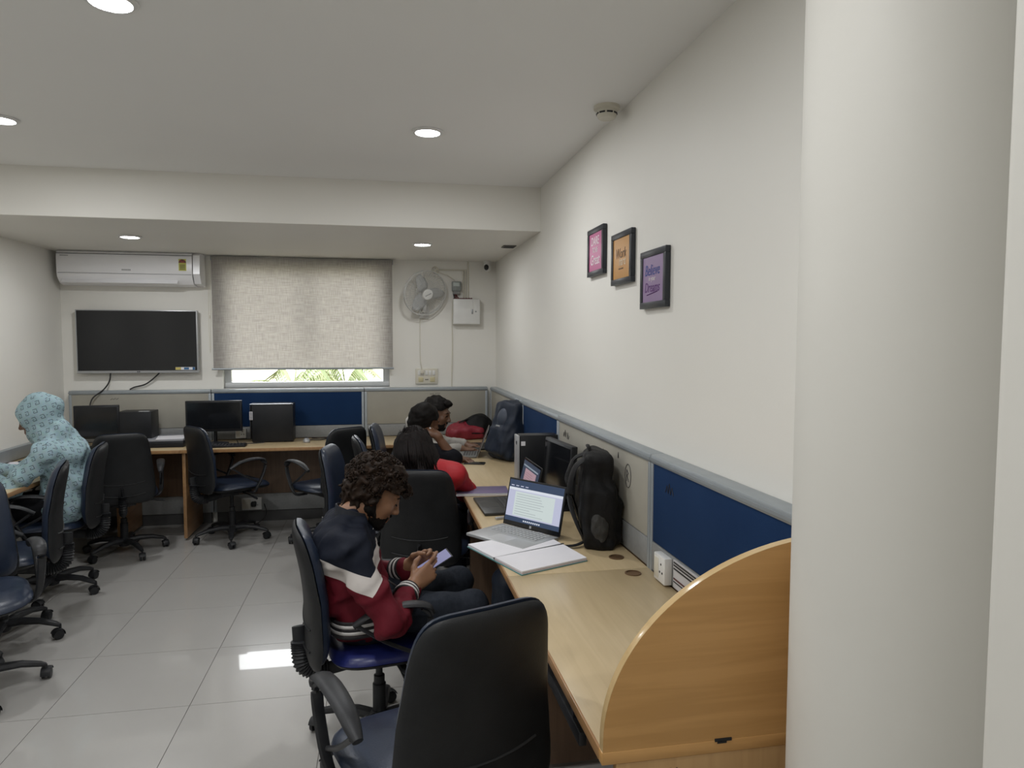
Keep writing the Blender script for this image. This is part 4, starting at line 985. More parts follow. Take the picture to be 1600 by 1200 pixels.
# ================================================================== BAGS
M_bagb = pm('black_bag_nylon', (.006, .006, .0065), (.010, .010, .0105), 30, .6, bump=.35, bscale=90, spec=.2)
M_bagn = pm('navy_bag_nylon', (.012, .018, .032), (.017, .025, .042), 30, .55, bump=.3, bscale=80, spec=.3)
M_bagg = pm('grey_bag_panel', (.055, .055, .052), (.030, .030, .029), 30, .6, bump=.4, bscale=90, spec=.3)
M_bags = pm('slate_bag_panel', (.038, .050, .075), (.045, .058, .085), 18, .5)
def strap(pts, w, t, n=8): b = nb(); tube(b, bez(pts, n), w, 8, b=t); return b
bp = empty('backpack', (.925, 2.89, ZD), 1.35, 'black backpack standing on the desk with its straps towards the laptop', 'backpack')
bp.scale = (1, .84, 1)
s = SDF(); s.box((0, 0, .13), (.10, .055, .105), .03, k=.04).box((0, .005, .26), (.085, .045, .11), .03, k=.05).ell((0, .01, .36), (.085, .05, .05), k=.05).box((0, -.075, .115), (.075, .022, .07), .022, k=.03).cap((-.07, .05, .05), (-.07, .045, .33), .02, k=.03).cap((.07, .05, .05), (.07, .045, .33), .02, k=.03)
V, Q = s.mesh(.007, noise=(.006, 38, 4)); np_obj('main_bag', [(V, Q, 0, None)], M_bagb, bp)
b = strap([(-.055, .05, .39), (-.075, .125, .34), (-.085, .15, .22), (-.07, .11, .10), (-.06, .065, .02)], .028, .008); obj('shoulder_strap', b, M_bagb, bp, 60)
b = strap([(.055, .05, .39), (.06, .125, .35), (.05, .14, .24), (.05, .10, .12), (.055, .065, .03)], .028, .008); obj('shoulder_strap', b, M_bagb, bp, 60)
b = strap([(-.04, .04, .40), (-.03, .05, .425), (.03, .05, .425), (.04, .04, .40)], .011, .006); obj('carry_handle', b, M_bagb, bp, 60)
b = strap([(-.06, .07, .02), (-.09, .12, .012), (-.10, .19, .010), (-.12, .25, .010)], .013, .004); obj('loose_strap', b, M_bagb, bp, 60)
V, Q = SDF().ell((.108, -.01, .10), (.016, .045, .065)).mesh(.005, noise=(.004, 60, 2)); np_obj('side_pocket', [(V, Q, 0, None)], M_bagg, bp)
V, Q = SDF().ell((-.125, -.0, .10), (.02, .045, .07)).mesh(.005, noise=(.004, 60, 3)); np_obj('side_pocket', [(V, Q, 0, None)], M_bagg, bp)
b = nb(); tube(b, bez([(.06, -.10, .20), (.085, -.07, .24), (.095, -.02, .27), (.09, .02, .30)], 5), .004, 5); obj('zip', b, M_bagb, bp)
for z in (.21, .24): b = nb(); box(b, (.09, -.07, z), (.006, .006, .022), .002); obj('zip_pull', b, M_silver, bp)

bn = empty('backpack', (.905, 5.085, ZD), -1.15, 'navy backpack with grey pockets leaning on the far right partition', 'backpack')
tl = Matrix.Rotation(-.20, 4, 'X')
s = SDF(); s.box((0, 0, .13), (.115, .05, .11), .035, k=.05).box((0, .0, .28), (.095, .045, .10), .035, k=.05).ell((0, 0, .37), (.095, .055, .05), k=.06).box((0, -.07, .12), (.09, .025, .075), .03, k=.03)
V, Q = s.mesh(.008, noise=(.005, 32, 8)); np_obj('main_bag', [(V, Q, 0, tl)], M_bagn, bn)
V, Q = SDF().ell((0, -.075, .29), (.062, .035, .075)).mesh(.006); np_obj('front_pocket', [(V, Q, 0, tl)], M_bags, bn)
V, Q = SDF().box((.125, -.005, .10), (.008, .045, .08), .012, rot=(.3, 0, 0)).mesh(.006, noise=(.004, 50, 2)); np_obj('side_pocket', [(V, Q, 0, tl)], M_bagg, bn)
b = nb(); box(b, (0, -.112, .225), (.05, .006, .014), .002, rot=(.1, 0, 0)); b.transform(tl); obj('reflective_tab', b, M_silver, bn)
for x in (-.065, .07):
    b = strap([(x * .7, .045, .39), (x * 1.2, .075, .33), (x * 1.4, .08, .2), (x * 1.3, .06, .06)], .024, .008); b.transform(tl); obj('shoulder_strap', b, M_bags, bn, 60)
b = strap([(-.035, .02, .41), (-.02, .02, .435), (.02, .02, .435), (.035, .02, .41)], .010, .006); b.transform(tl); obj('carry_handle', b, M_bags, bn, 60)
for x in (-.05, .0, .05): b = nb(); tube(b, bez([(x * 1.5 - .02, -.09, .05), (x - .02, -.095, .16), (x - .03, -.09, .2)], 5), .003, 5); b.transform(tl); obj('seam', b, M_bags, bn)
bn.location.z = ZD + .012

rb = empty('duffel_bag', (.80, 6.27, ZD), .12, 'red and black bag lying on the corner desk against the partition', 'bag')
M_red = pm('red_bag_nylon', (.20, .012, .025), (.26, .018, .035), 14, .5, bump=.4, bscale=60)
s = SDF().ell((-.06, 0, .075), (.17, .12, .085), k=.05).box((-.05, 0, .05), (.12, .09, .02), .03, k=.05); V, Q = s.mesh(.008, noise=(.012, 22, 5), clip=lambda X, Y, Z: .002 - Z + X * 0 + Y * 0); np_obj('red_section', [(V, Q, 0, None)], M_red, rb)
s = SDF().ell((.07, .02, .10), (.15, .12, .11), k=.05); V, Q = s.mesh(.008, noise=(.010, 24, 6), clip=lambda X, Y, Z: .002 - Z + X * 0 + Y * 0); np_obj('black_section', [(V, Q, 0, None)], M_bagb, rb)
b = nb(); tube(b, bez([(-.2, -.08, .05), (-.05, -.13, .06), (.1, -.12, .055), (.2, -.05, .06)], 6), .006, 6); obj('zip', b, M_bagb, rb)
b = strap([(-.12, -.04, .15), (-.04, -.02, .175), (.06, -.0, .2), (.13, .02, .19)], .014, .005); obj('carry_handle', b, M_bagb, rb, 60)

ub = empty('cloth_bag', (.73, 3.5, 0), .2, 'dark navy soft bag standing under the desk near the notebook', 'bag')
s = SDF().box((0, 0, .22), (.12, .06, .16), .05, k=.05).ell((0, 0, .40), (.13, .07, .10), k=.08); V, Q = s.mesh(.012, noise=(.012, 16, 3), clip=lambda X, Y, Z: .003 - Z + X * 0 + Y * 0); np_obj('bag_body', [(V, Q, 0, None)], M_bagn, ub)
b = strap([(-.07, 0, .46), (-.04, .01, .56), (.05, .01, .56), (.08, 0, .46)], .014, .006); obj('carry_handle', b, M_bags, ub, 60)
# ================================================================== PEOPLE
def frame(o, f, u):
    """matrix with local y = f (forward), z ~ u, origin o"""
    f = Vector(f).normalized(); u = Vector(u); x = f.cross(u).normalized(); z = x.cross(f)
    return Matrix(((x.x, f.x, z.x, o[0]), (x.y, f.y, z.y, o[1]), (x.z, f.z, z.z, o[2]), (0, 0, 0, 1)))
def head_sdf(scale=1, fem=0):
    s = SDF()
    s.ell((0, -.018, .035), (.074, .094, .088)).ell((0, .022, -.015), (.062, .074, .088), k=.03)
    s.ell((0, .035, -.070), (.050, .050, .042), k=.03).ell((0, .070, -.098), (.022, .018, .018), k=.025)
    s.cap((-.050, .0, -.055), (-.02, .06, -.098), .020, .016, k=.02).cap((.050, .0, -.055), (.02, .06, -.098), .020, .016, k=.02)
    s.cap((-.028, .080, .030), (.028, .080, .030), .014, k=.02)
    s.ell((-.036, .066, -.022), (.026, .022, .026), k=.02).ell((.036, .066, -.022), (.026, .022, .026), k=.02)
    s.ell((-.031, .100, .010), (.016, .014, .010), k=.012, op='-').ell((.031, .100, .010), (.016, .014, .010), k=.012, op='-')
    s.ell((-.031, .082, .010), (.014, .011, .010), k=.006).ell((.031, .082, .010), (.014, .011, .010), k=.006)
    s.cap((0, .090, .022), (0, .112, -.020), .008, .0105, k=.014).ell((0, .110, -.026), (.012, .012, .009), k=.010)
    s.ell((-.012, .100, -.030), (.008, .009, .007), k=.008).ell((.012, .100, -.030), (.008, .009, .007), k=.008)
    s.cap((-.018, .088, -.056), (.018, .088, -.056), .008, k=.010).cap((-.014, .088, -.068), (.014, .088, -.068), .009, k=.010)
    s.ell((0, .100, -.062), (.022, .010, .0022), k=.006, op='-')
    for x in (-1, 1):
        s.ell((x * .077, -.012, -.006), (.009, .021, .033), (.25, 0, x * -.35), k=.008); s.ell((x * .085, -.006, -.004), (.006, .010, .018), (.25, 0, x * -.35), k=.005, op='-')
    return s
def head_parts(M, neck, vox=.0042):
    """head + neck in local head frame, neck = point in person frame"""
    s = head_sdf(); nl = M.inverted() @ Vector(neck)
    s.cap((0, -.028, -.045), tuple(nl), .052, .058, k=.025)
    V, Q = s.mesh(vox); return V, Q
def hand_sdf(side, curl, thumb=(.55, .3), spread=.06, elbow=None, fr=(.030, .045), tcurl=.35):
    """y to the fingers, x towards the thumb (for side=+1), z = back of the hand"""
    s = SDF(); X = lambda p: (p[0] * side, p[1], p[2])
    bx = [.027, .009, -.010, -.027]; by = [.043, .048, .044, .035]; L = [(.040, .025, .020), (.044, .028, .021), (.041, .026, .020), (.032, .020, .018)]; R = [.0088, .0090, .0085, .0075]
    for i in range(4):
        s.cap(X((bx[i] * .55, -.042, 0)), X((bx[i], by[i], 0)), .0145, .0105, k=.014)
    s.ell(X((.0, -.005, -.006)), (.034, .045, .014), k=.015)
    s.cap(X((.012, -.035, -.008)), X((.026, .005, -.010)), .015, .012, k=.014)
    s.cap(X((0, -.048, 0)), X((0, -.075, 0)), .024, .025, k=.02)
    c = curl if isinstance(curl[0], (list, tuple)) else [curl] * 4
    for i in range(4):
        p = Vector((bx[i], by[i], 0)); ang = 0; dx = math.sin((1.5 - i) * spread)
        for j in range(3):
            ang += c[i][j]; d = Vector((dx, math.cos(ang), -math.sin(ang))).normalized(); q = p + d * L[i][j]
            s.cap(X(p), X(q), R[i] * (1 - .08 * j), R[i] * (.92 - .08 * j), k=.005); p = q
    p = Vector((.022, -.030, -.008)); a, b = thumb
    d = Vector((math.sin(a), math.cos(a), -b)).normalized()
    for j, l in enumerate((.042, .033, .026)):
        q = p + d * l; s.cap(X(p), X(q), (.0135, .0112, .0100)[j], (.0115, .0102, .0085)[j], k=.008); p = q; d = (d + Vector((-tcurl * .9, tcurl * .6, -.05))).normalized()
    if elbow is not None: s.cap(X((0, -.06, 0)), elbow, fr[0], fr[1], k=.02)
    return s
def person(name_label, loc, rz, J, top, top_mat, trousers, skin, hairfn, hand_l=None, hand_r=None, head=None, extra=None, topvox=.010, topnoise=(.006, 26, 1), uv=None, sleeves=(1, 1), bulk=1.0, shoes=True, group=None):
    r = empty('person', (loc[0], loc[1], 0), rz, name_label, 'person', group)
    V3 = lambda k: Vector(J[k])
    HM = frame(J['head'], J['look'], J['headup'])
    # ---- body: head, hands, arms and a core under the clothes, one mesh
    parts = [(*head_parts(HM, J['neck']), 0, HM)]
    for side, hk in (('l', hand_l), ('r', hand_r)):
        if hk is None: continue
        w, d, up = J['w' + side], hk['dir'], hk['up']; m = frame(w, d, up); m = m @ Matrix.Translation((0, .075, 0))
        # x of the frame points to the thumb for sgn=+1
        e = m.inverted() @ V3('e' + side); sg = hk['sgn']
        V, Q = hand_sdf(sg, hk['curl'], hk.get('thumb', (.55, .3)), elbow=tuple(e), tcurl=hk.get('tcurl', .35), fr=(.026, .040)).mesh(.0036); parts.append((V, Q, 0, m))
    s = SDF()
    s.chain([J['pelvis'], J['belly'], J['chest'], J['neck']], [.09, .09, .09, .05], .05)
    for q in 'lr':
        s.chain([J['chest'], J['s' + q], J['e' + q], J['w' + q]], [.07, .04, .033, .022], .03); s.chain([J['pelvis'], J['h' + q], J['k' + q], J['a' + q]], [.08, .07, .045, .035], .04)
    V, Q = s.mesh(.016); parts.append((V, Q, 0, None))
    body = np_obj('body', parts, skin, r)
    # ---- top
    s = SDF(); bk = bulk
    ch, be, pe = V3('chest'), V3('belly'), V3('pelvis'); sl, sr = V3('sl'), V3('sr'); ax = (sr - sl).normalized()
    s.cap(ch - ax * .085, ch + ax * .085, .112 * bk, k=.06); s.cap(be - ax * .06, be + ax * .06, .122 * bk, k=.07); s.cap(pe - ax * .065 + Vector((0, 0, .02)), pe + ax * .065 + Vector((0, 0, .02)), .126 * bk, k=.05)
    s.cap(ch, be, .11 * bk, .118 * bk, k=.06)
    s.cap(sl.lerp(sr, .12), sr.lerp(sl, .12), .064 * bk, k=.06); s.cap(V3('neck') - Vector((0, 0, .03)), ch, .07, .1 * bk, k=.06)
    for q, fr in zip('lr', sleeves):
        S_, E_, W_ = V3('s' + q), V3('e' + q), V3('w' + q)
        s.cap(S_, E_, .066 * bk, .056 * bk, k=.035)
        if fr > 0: s.cap(E_, E_.lerp(W_, fr), .056 * bk, (.056 + (.040 - .056) * fr) * bk, k=.03)
    if top: top(s, J)
    V, Q = s.mesh(topvox, noise=topnoise); np_obj('top', [(V, Q, 0, None)], top_mat, r, uv=uv)
    # ---- trousers and shoes
    s = SDF(); s.cap(pe - ax * .06, pe + ax * .06, .118, k=.05)
    for q in 'lr':
        s.cap(V3('h' + q), V3('k' + q), .092, .064, k=.05); s.cap(V3('k' + q), V3('a' + q), .064, .052, k=.03)
    V, Q = s.mesh(.012, noise=(.006, 24, 3)); np_obj('trousers', [(V, Q, 0, None)], trousers, r)
    if shoes:
        for q in 'lr':
            a = V3('a' + q); s = SDF().cap((a.x, a.y - .05, .035), (a.x, a.y + .13, .03), .038, .030, k=.02).cap((a.x, a.y - .03, .05), (a.x, a.y, .10), .035, .04, k=.03)
            V, Q = s.mesh(.008, clip=lambda X, Y, Z: .002 - Z + X * 0 + Y * 0); np_obj('shoe', [(V, Q, 0, None)], M_shoe, r)
    # ---- face details
    if J.get('face', True):
        b = nb()
        for x in (-1, 1): tube(b, [(x * .014, .0935, .030), (x * .030, .0935, .037), (x * .047, .083, .031)], [.003, .0045, .0025], 6, b=[.002, .003, .002])
        b.transform(HM); obj('eyebrows', b, M_hair, body)
        b = nb()
        for x in (-1, 1): tube(b, bez([(x * .018, .0935, .008), (x * .031, .0965, J.get('lid', .006)), (x * .045, .087, .008)], 4), .0022, 5)
        b.transform(HM); obj('eyelashes', b, M_hair, body)
        if J.get('eyes'):
            for x in (-1, 1): b = nb(); bmesh.ops.create_uvsphere(b, u_segments=12, v_segments=8, radius=.0085); b.transform(HM @ Matrix.Translation((x * .031, .0865, .009))); obj('eye', b, M_eye, body, 180)
        b = nb(); tube(b, bez([(-.02, .0945, -.0615), (0, .0985, -.0605), (.02, .0945, -.0615)], 4), .0042, 6, b=.003); b.transform(HM); obj('lips', b, M_lip, body)
    hairfn(r, HM)
    if extra: extra(r, J, HM)
    return r
M_eye = pm('dark_eye', (.03, .02, .015), (.02, .015, .012), 20, .15)
M_lip = pm('brown_lips', (.20, .085, .065), (.17, .07, .055), 30, .45)
M_shoe = pm('dark_shoe', (.02, .02, .022), (.03, .03, .03), 20, .5)
M_jean = pm('dark_jeans', (.018, .022, .030), (.026, .031, .042), 60, .8, bump=.3, bscale=300, spec=.15)
M_trk = pm('black_track_trousers', (.010, .010, .012), (.015, .015, .017), 30, .7, bump=.2, spec=.15)

def cap_hair(r, HM, mat, thick=.014, noise=(.006, 90, 1), low=-.04, front=.055, name='hair', zlift=0, vox=.0045, back_low=-.07, side_y=.01):
    """hair cap: inflated skull trimmed by a hairline"""
    s = SDF().ell((0, -.020, .038 + zlift), (.076 + thick, .094 + thick, .089 + thick)).cap((0, -.06, -.02), (0, -.055, back_low), .06, .045, k=.04)
    def clip(X, Y, Z):
        # hairline: forehead plane, in front of the ears, nape
        fore = np.minimum((Y - front) * .7 + (.068 - Z) * .72, 9)          # cut the face below/ahead of the hairline
        side = np.maximum(Y - side_y, low - Z)
        a = np.maximum(-(.045 - Z) , -1)
        return np.where(Z > .045, (Y - front - (Z - .045) * .9) * .7, np.where(Y > side_y, (Y - side_y) , back_low - .02 - Z)) + X * 0
    V, Q = s.mesh(vox, noise=noise, clip=clip)
    return np_obj(name, [(V, Q, 0, HM)], mat, r)
def beard(r, HM, mat, full=True, vox=.0036):
    s = SDF().ell((0, .036, -.072), (.0545, .0545, .046)).ell((0, .070, -.100), (.027, .023, .022), k=.02)
    s.cap((-.056, .0, -.045), (-.026, .060, -.100), .0215, .018, k=.02).cap((.056, .0, -.045), (.026, .060, -.100), .0215, .018, k=.02)
    s.cap((-.062, -.002, .0), (-.058, .004, -.05), .014, .02, k=.015).cap((.062, -.002, .0), (.058, .004, -.05), .014, .02, k=.015)
    s.cap((-.024, .088, -.056), (0, .098, -.047), .006, .0055, k=.008).cap((.024, .088, -.056), (0, .098, -.047), .006, .0055, k=.008)
    s.cap((-.028, .078, -.085), (-.026, .084, -.058), .010, .006, k=.012).cap((.028, .078, -.085), (.026, .084, -.058), .010, .006, k=.012)
    s.ell((0, .104, -.066), (.019, .012, .0095), k=.006, op='-')
    V, Q = s.mesh(vox, noise=(.0022, 220, 3)); return np_obj('beard', [(V, Q, 0, HM)], mat, r)

# ---------- man with the phone
def chevron_mat():
    m, t, b = nmat('navy_white_maroon_jacket'); N = t.nodes
    tc = N.new('ShaderNodeTexCoord'); sp = N.new('ShaderNodeSeparateXYZ'); link(t, tc.outputs['Object'], sp.inputs[0])
    def mth(op, a, b_=None, c=None):
        n = N.new('ShaderNodeMath'); n.operation = op
        for i, v in enumerate((a, b_, c)):
            if v is None: continue
            if isinstance(v, (int, float)): n.inputs[i].default_value = v
            else: link(t, v, n.inputs[i])
        return n.outputs[0]
    # V-shaped band: lowest at y = -.045, rising to the front and, less, to the back
    dy = mth('SUBTRACT', sp.outputs[1], -.075)
    up = mth('MULTIPLY', mth('MAXIMUM', dy, 0.0), 1.05)
    bk = mth('MULTIPLY', mth('MAXIMUM', mth('MULTIPLY', dy, -1.0), 0.0), .30)
    h = mth('SUBTRACT', sp.outputs[2], mth('ADD', mth('ADD', up, bk), .712))
    rp = N.new('ShaderNodeValToRGB'); rp.color_ramp.interpolation = 'CONSTANT'; E = rp.color_ramp.elements
    E[0].position = 0; E[0].color = (.115, .008, .016, 1); E[1].position = .5; E[1].color = (.60, .56, .53, 1); e = E.new(.56); e.color = (.0075, .010, .019, 1)
    mr = N.new('ShaderNodeMapRange'); mr.inputs[1].default_value = -.5; mr.inputs[2].default_value = .5; link(t, h, mr.inputs[0]); link(t, mr.outputs[0], rp.inputs[0])
    link(t, rp.outputs[0], b.inputs['Base Color']); b.inputs['Roughness'].default_value = .7; b.inputs['Specular IOR Level'].default_value = .18
    nz = N.new('ShaderNodeTexNoise'); nz.inputs['Scale'].default_value = 26; link(t, tc.outputs['Object'], nz.inputs[0])
    bp_ = N.new('ShaderNodeBump'); bp_.inputs['Strength'].default_value = .25; bp_.inputs['Distance'].default_value = .01; link(t, nz.outputs[0], bp_.inputs['Height']); link(t, bp_.outputs[0], b.inputs['Normal'])
    return m
M_knit = pm('black_ribbed_knit', (.014, .012, .014), (.02, .018, .02), 80, .8)
M_stripe = pm('white_rib_stripe', (.62, .60, .58), (.56, .54, .52), 80, .8)
def ring_band(r, name, c, d, rad, w, mat, sq=1.0, up=(0, 0, 1)):
    d = Vector(d).normalized(); b = nb(); c = Vector(c); m = frame(c, d, up)
    pr_ = [(rad * .93, -w / 2), (rad, -w / 2), (rad * 1.02, 0), (rad, w / 2), (rad * .93, w / 2)]
    rings = []
    for rr, y in pr_: rings.append([b.verts.new(m @ Vector((rr * math.cos(2 * PI * k / 28), y, rr * sq * math.sin(2 * PI * k / 28)))) for k in range(28)])
    for A, B in zip(rings, rings[1:]):
        for k in range(28): b.faces.new((A[k], A[(k + 1) % 28], B[(k + 1) % 28], B[k]))
    return obj(name, b, mat, r, 60)
def curly(r, HM):
    h = cap_hair(r, HM, M_hair_b, .030, (.010, 95, 5), front=.070, zlift=.010, back_low=-.075, side_y=.012)
    rg = random.Random(11); b = nb()
    for i in range(520):
        u = rg.uniform(-.32, 1); a = rg.uniform(0, 2 * PI); q = math.sqrt(max(0, 1 - u * u))
        n = Vector((q * math.cos(a), q * math.sin(a), u)); p = Vector((n.x * .108, -.022 + n.y * .126, .050 + n.z * .120))
        if p.y > .012 and p.z < .060: continue
        if p.y > .085 and p.z < .09: continue
        t1 = n.cross(Vector((rg.uniform(-1, 1), rg.uniform(-1, 1), rg.uniform(-1, 1)))).normalized(); t2 = n.cross(t1)
        R_ = rg.uniform(.007, .013); pts = []
        for k in range(9):
            th = k * .95; pts.append(p + t1 * (R_ * math.cos(th) + .0035 * k - .014) + n * (R_ * .55 * math.sin(th) - .004) + t2 * (.002 * k * rg.uniform(-.4, .4)))
        tube(b, pts, [.0022, .0030, .0034, .0034, .0034, .0034, .0030, .0024, .0012], 4)
    # locks falling over the forehead
    for i in range(26):
        x = rg.uniform(-.06, .06); p = Vector((x, .085 + rg.uniform(-.01, .02), .10)); pts = [p + Vector((.004 * math.sin(k * 1.3 + i), .012 * math.sin(k * .6) + .004 * k * rg.uniform(.4, 1.2), -.008 * k)) for k in range(8)]
        tube(b, pts, [.003, .004, .0042, .004, .0036, .003, .0022, .001], 4)
    b.transform(HM); obj('curls', b, M_hair_b, h, 60)
    beard(r, HM, M_hair)
def man_extra(r, J, HM):
    for q in 'lr':
        w, e = Vector(J['w' + q]), Vector(J['e' + q]); d = (w - e).normalized()
        for o, m_, rad in ((-.034, M_knit, .0505), (-.022, M_stripe, .0495), (-.012, M_knit, .048), (-.002, M_stripe, .0465), (.008, M_knit, .045)):
            ring_band(r, 'cuff_rib' if m_ is M_knit else 'cuff_stripe', w + d * (o - .012), d, rad, .0115, m_)
    pe = Vector(J['pelvis'])
    for z, m_ in ((-.038, M_knit), (-.022, M_stripe), (-.010, M_knit), (.002, M_stripe), (.016, M_knit)):
        b = nb(); k_ = 40; rg_ = []
        for zz in (-.0065, .0065):
            rg_.append([b.verts.new((.206 * math.copysign(abs(math.cos(2 * PI * k / k_)) ** .75, math.cos(2 * PI * k / k_)), pe.y + .010 + .142 * math.copysign(abs(math.sin(2 * PI * k / k_)) ** .8, math.sin(2 * PI * k / k_)), pe.z + .01 + z + zz + .12 * .142 * math.sin(2 * PI * k / k_))) for k in range(k_)])
        for k in range(k_): b.faces.new((rg_[0][k], rg_[0][(k + 1) % k_], rg_[1][(k + 1) % k_], rg_[1][k]))
        o = obj('hem_rib' if m_ is M_knit else 'hem_stripe', b, m_, r, 60); md = o.modifiers.new('t', 'SOLIDIFY'); md.thickness = .004
    # stand collar and its pale tag, zip
    nk = Vector(J['neck']); up = (HM.translation - nk).normalized()
    b = nb(); rings = []
    for rr, t in ((.076, -.05), (.070, -.012), (.070, .022), (.064, .022), (.063, -.02)):
        rings.append([b.verts.new(nk + Vector((rr * math.cos(2 * PI * k / 32), rr * 1.02 * math.sin(2 * PI * k / 32) + .008 + .15 * t, t * (1 - .25 * math.sin(2 * PI * k / 32)) + .016 * -math.sin(2 * PI * k / 32)))) for k in range(32)])
    for A, B in zip(rings, rings[1:]):
        for k in range(32): b.faces.new((A[k], A[(k + 1) % 32], B[(k + 1) % 32], B[k]))
    obj('collar', b, M_knit_n, r, 60)
    b = nb(); box(b, (.042, nk.y + .068, nk.z + .0), (.034, .005, .010), .002, rot=(.25, .55, -.5)); obj('collar_tag', b, M_stripe, r)
    b = nb(); box(b, (.032, nk.y + .064, nk.z - .070), (.03, .006, .055), .004, rot=(-.75, .2, -.2)); obj('chest_patch', b, M_stripe, r)
    b = nb(); tube(b, bez([(0, nk.y + .078, nk.z - .03), (0, nk.y + .085, nk.z - .12), (0, nk.y + .115, nk.z - .25), (0, pe.y + .165, pe.z + .06)], 6), .004, 6); obj('zip', b, M_steel, r)
M_knit_n = pm('navy_knit_collar', (.009, .011, .018), (.013, .016, .025), 60, .7)
J2 = dict(pelvis=(0, -.075, .555), belly=(0, -.115, .68), chest=(0, -.135, .815), neck=(0, -.105, .945), head=(0, -.012, 1.015), look=(.10, .86, -.50), headup=(0, .5, .87),
          sl=(-.185, -.125, .865), sr=(.185, -.135, .855), el=(-.25, .02, .60), er=(.302, -.01, .605), wl=(-.075, .12, .675), wr=(.115, .100, .648),
          hl=(-.09, -.03, .56), hr=(.09, -.03, .56), kl=(-.15, .375, .555), kr=(.13, .36, .55), al=(-.16, .30, .10), ar=(.14, .33, .10), lid=.003)
man2 = person('curly-haired bearded man in navy, white and maroon jacket looking at his phone', (-.02, 2.82), -80 * D2R, J2, None, chevron_mat(), M_jean, M_skin, curly,
       hand_l=dict(dir=(.40, .72, .42), up=(-.80, .35, .15), sgn=1, curl=(.6, .8, .5), thumb=(.55, .45), tcurl=.45),
       hand_r=dict(dir=(-.24, .72, .42), up=(.85, .15, .30), sgn=-1, curl=((.25, .25, .15), (.75, .85, .5), (.85, .9, .5), (.9, .9, .5)), thumb=(.75, .35), tcurl=.3),
       extra=man_extra, topvox=.008, topnoise=(.0095, 40, 4))
ph2 = empty('mobile_phone', (0, 0, 0), 0, 'mobile phone with pale lilac screen in the man\'s hands', 'phone')
PM = Matrix.Translation((-.02, 2.82, 0)) @ Matrix.Rotation(-80 * D2R, 4, 'Z') @ frame((.022, .225, .715), (-.02, .88, .46), (.25, -.42, .85))
ph2.matrix_world = PM
b = nb(); box2(b, (-.036, -.075, -.0045), (.036, .080, .0045), .004); obj('case', b, M_black, ph2); b = nb(); box2(b, (-.032, -.07, .0042), (.032, .074, .0054)); obj('screen', b, emis('phone_screen', (.30, .30, .50), .7), ph2)

# ---------- woman in red, from behind
M_redt = pm('red_top', (.42, .010, .018), (.36, .008, .015), 14, .6, bump=.25, bscale=60)
def long_hair(r, HM):
    h = cap_hair(r, HM, M_hair_l, .022, (.003, 60, 2), front=.060, back_low=-.13, side_y=.03)
    s = SDF().cap((-.015, -.05, .02), (-.005, -.075, -.12), .095, .085, k=.05).cap((.03, -.06, .0), (.06, -.10, -.18), .09, .085, k=.05).cap((.03, -.10, -.16), (.06, -.13, -.27), .085, .055, k=.05).cap((-.04, -.06, -.06), (-.03, -.10, -.22), .06, .04, k=.05)
    V, Q = s.mesh(.008, noise=(.006, 45, 6, (2.2, 2.2, .3))); np_obj('hair_length', [(V, Q, 0, HM)], M_hair_l, h)
    rg = random.Random(4); b = nb()
    for i in range(260):
        a = rg.uniform(PI * .78, PI * 2.22); st_ = Vector((.088 * math.cos(a) * rg.uniform(.3, 1), -.02 + .105 * math.sin(a) * rg.uniform(.5, 1), .13 - .05 * rg.random())); 
        ca = math.cos(a); e = Vector((ca * (.17 if ca > 0 else .085) + .03 + rg.uniform(-.02, .02), -.095 + .13 * math.sin(a) * .6 + rg.uniform(-.02, .01), rg.uniform(-.34, -.22)))
        m1 = Vector((.112 * math.cos(a), -.02 + .128 * math.sin(a), .04)); m2 = Vector((ca * (.148 if ca > 0 else .108) + .012, -.065 + .135 * math.sin(a), -.11))
        P = bez([st_, m1, m2, e], 4); n_ = len(P); w = rg.uniform(.003, .006)
        tube(b, P, [w * (1 if k < n_ - 4 else (n_ - k) / 5) for k in range(n_)], 4, b=.0015)
    b.transform(HM); obj('strands', b, M_hair_l, h, 60)
def red_extra(r, J, HM):
    for s_ in (-1, 1):
        b = nb(); tube(b, bez([(s_ * .07 - .03, J['neck'][1] - .05, J['neck'][2] - .03), (s_ * .14 - .03, J['chest'][1] - .06, J['chest'][2] + .055), (s_ * .195 - .03, J['chest'][1] - .02, J['chest'][2] + .02)], 6), .004, 6); obj('white_piping', b, M_stripe, r)
J3 = dict(pelvis=(0, -.05, .575), belly=(-.02, -.02, .70), chest=(-.04, .02, .835), neck=(-.07, .06, .945), head=(-.10, .125, .985), look=(-.10, .85, -.42), headup=(-.08, .3, .95),
          sl=(-.215, .01, .885), sr=(.155, .04, .875), el=(-.27, .20, .68), er=(.20, .21, .73), wl=(-.12, .40, .72), wr=(.04, .42, .80),
          hl=(-.09, 0, .58), hr=(.09, 0, .58), kl=(-.10, .33, .555), kr=(.12, .34, .555), al=(-.10, .30, .10), ar=(.12, .32, .10), face=True)
person('long-haired woman in a red top, seen from behind', (.25, 3.93), -15 * D2R, J3, None, M_redt, M_jean, M_skin, long_hair,
       hand_r=dict(dir=(-.2, .95, -.05), up=(.0, .1, 1), sgn=-1, curl=(.3, .35, .25)), extra=red_extra, topnoise=(.006, 26, 7))

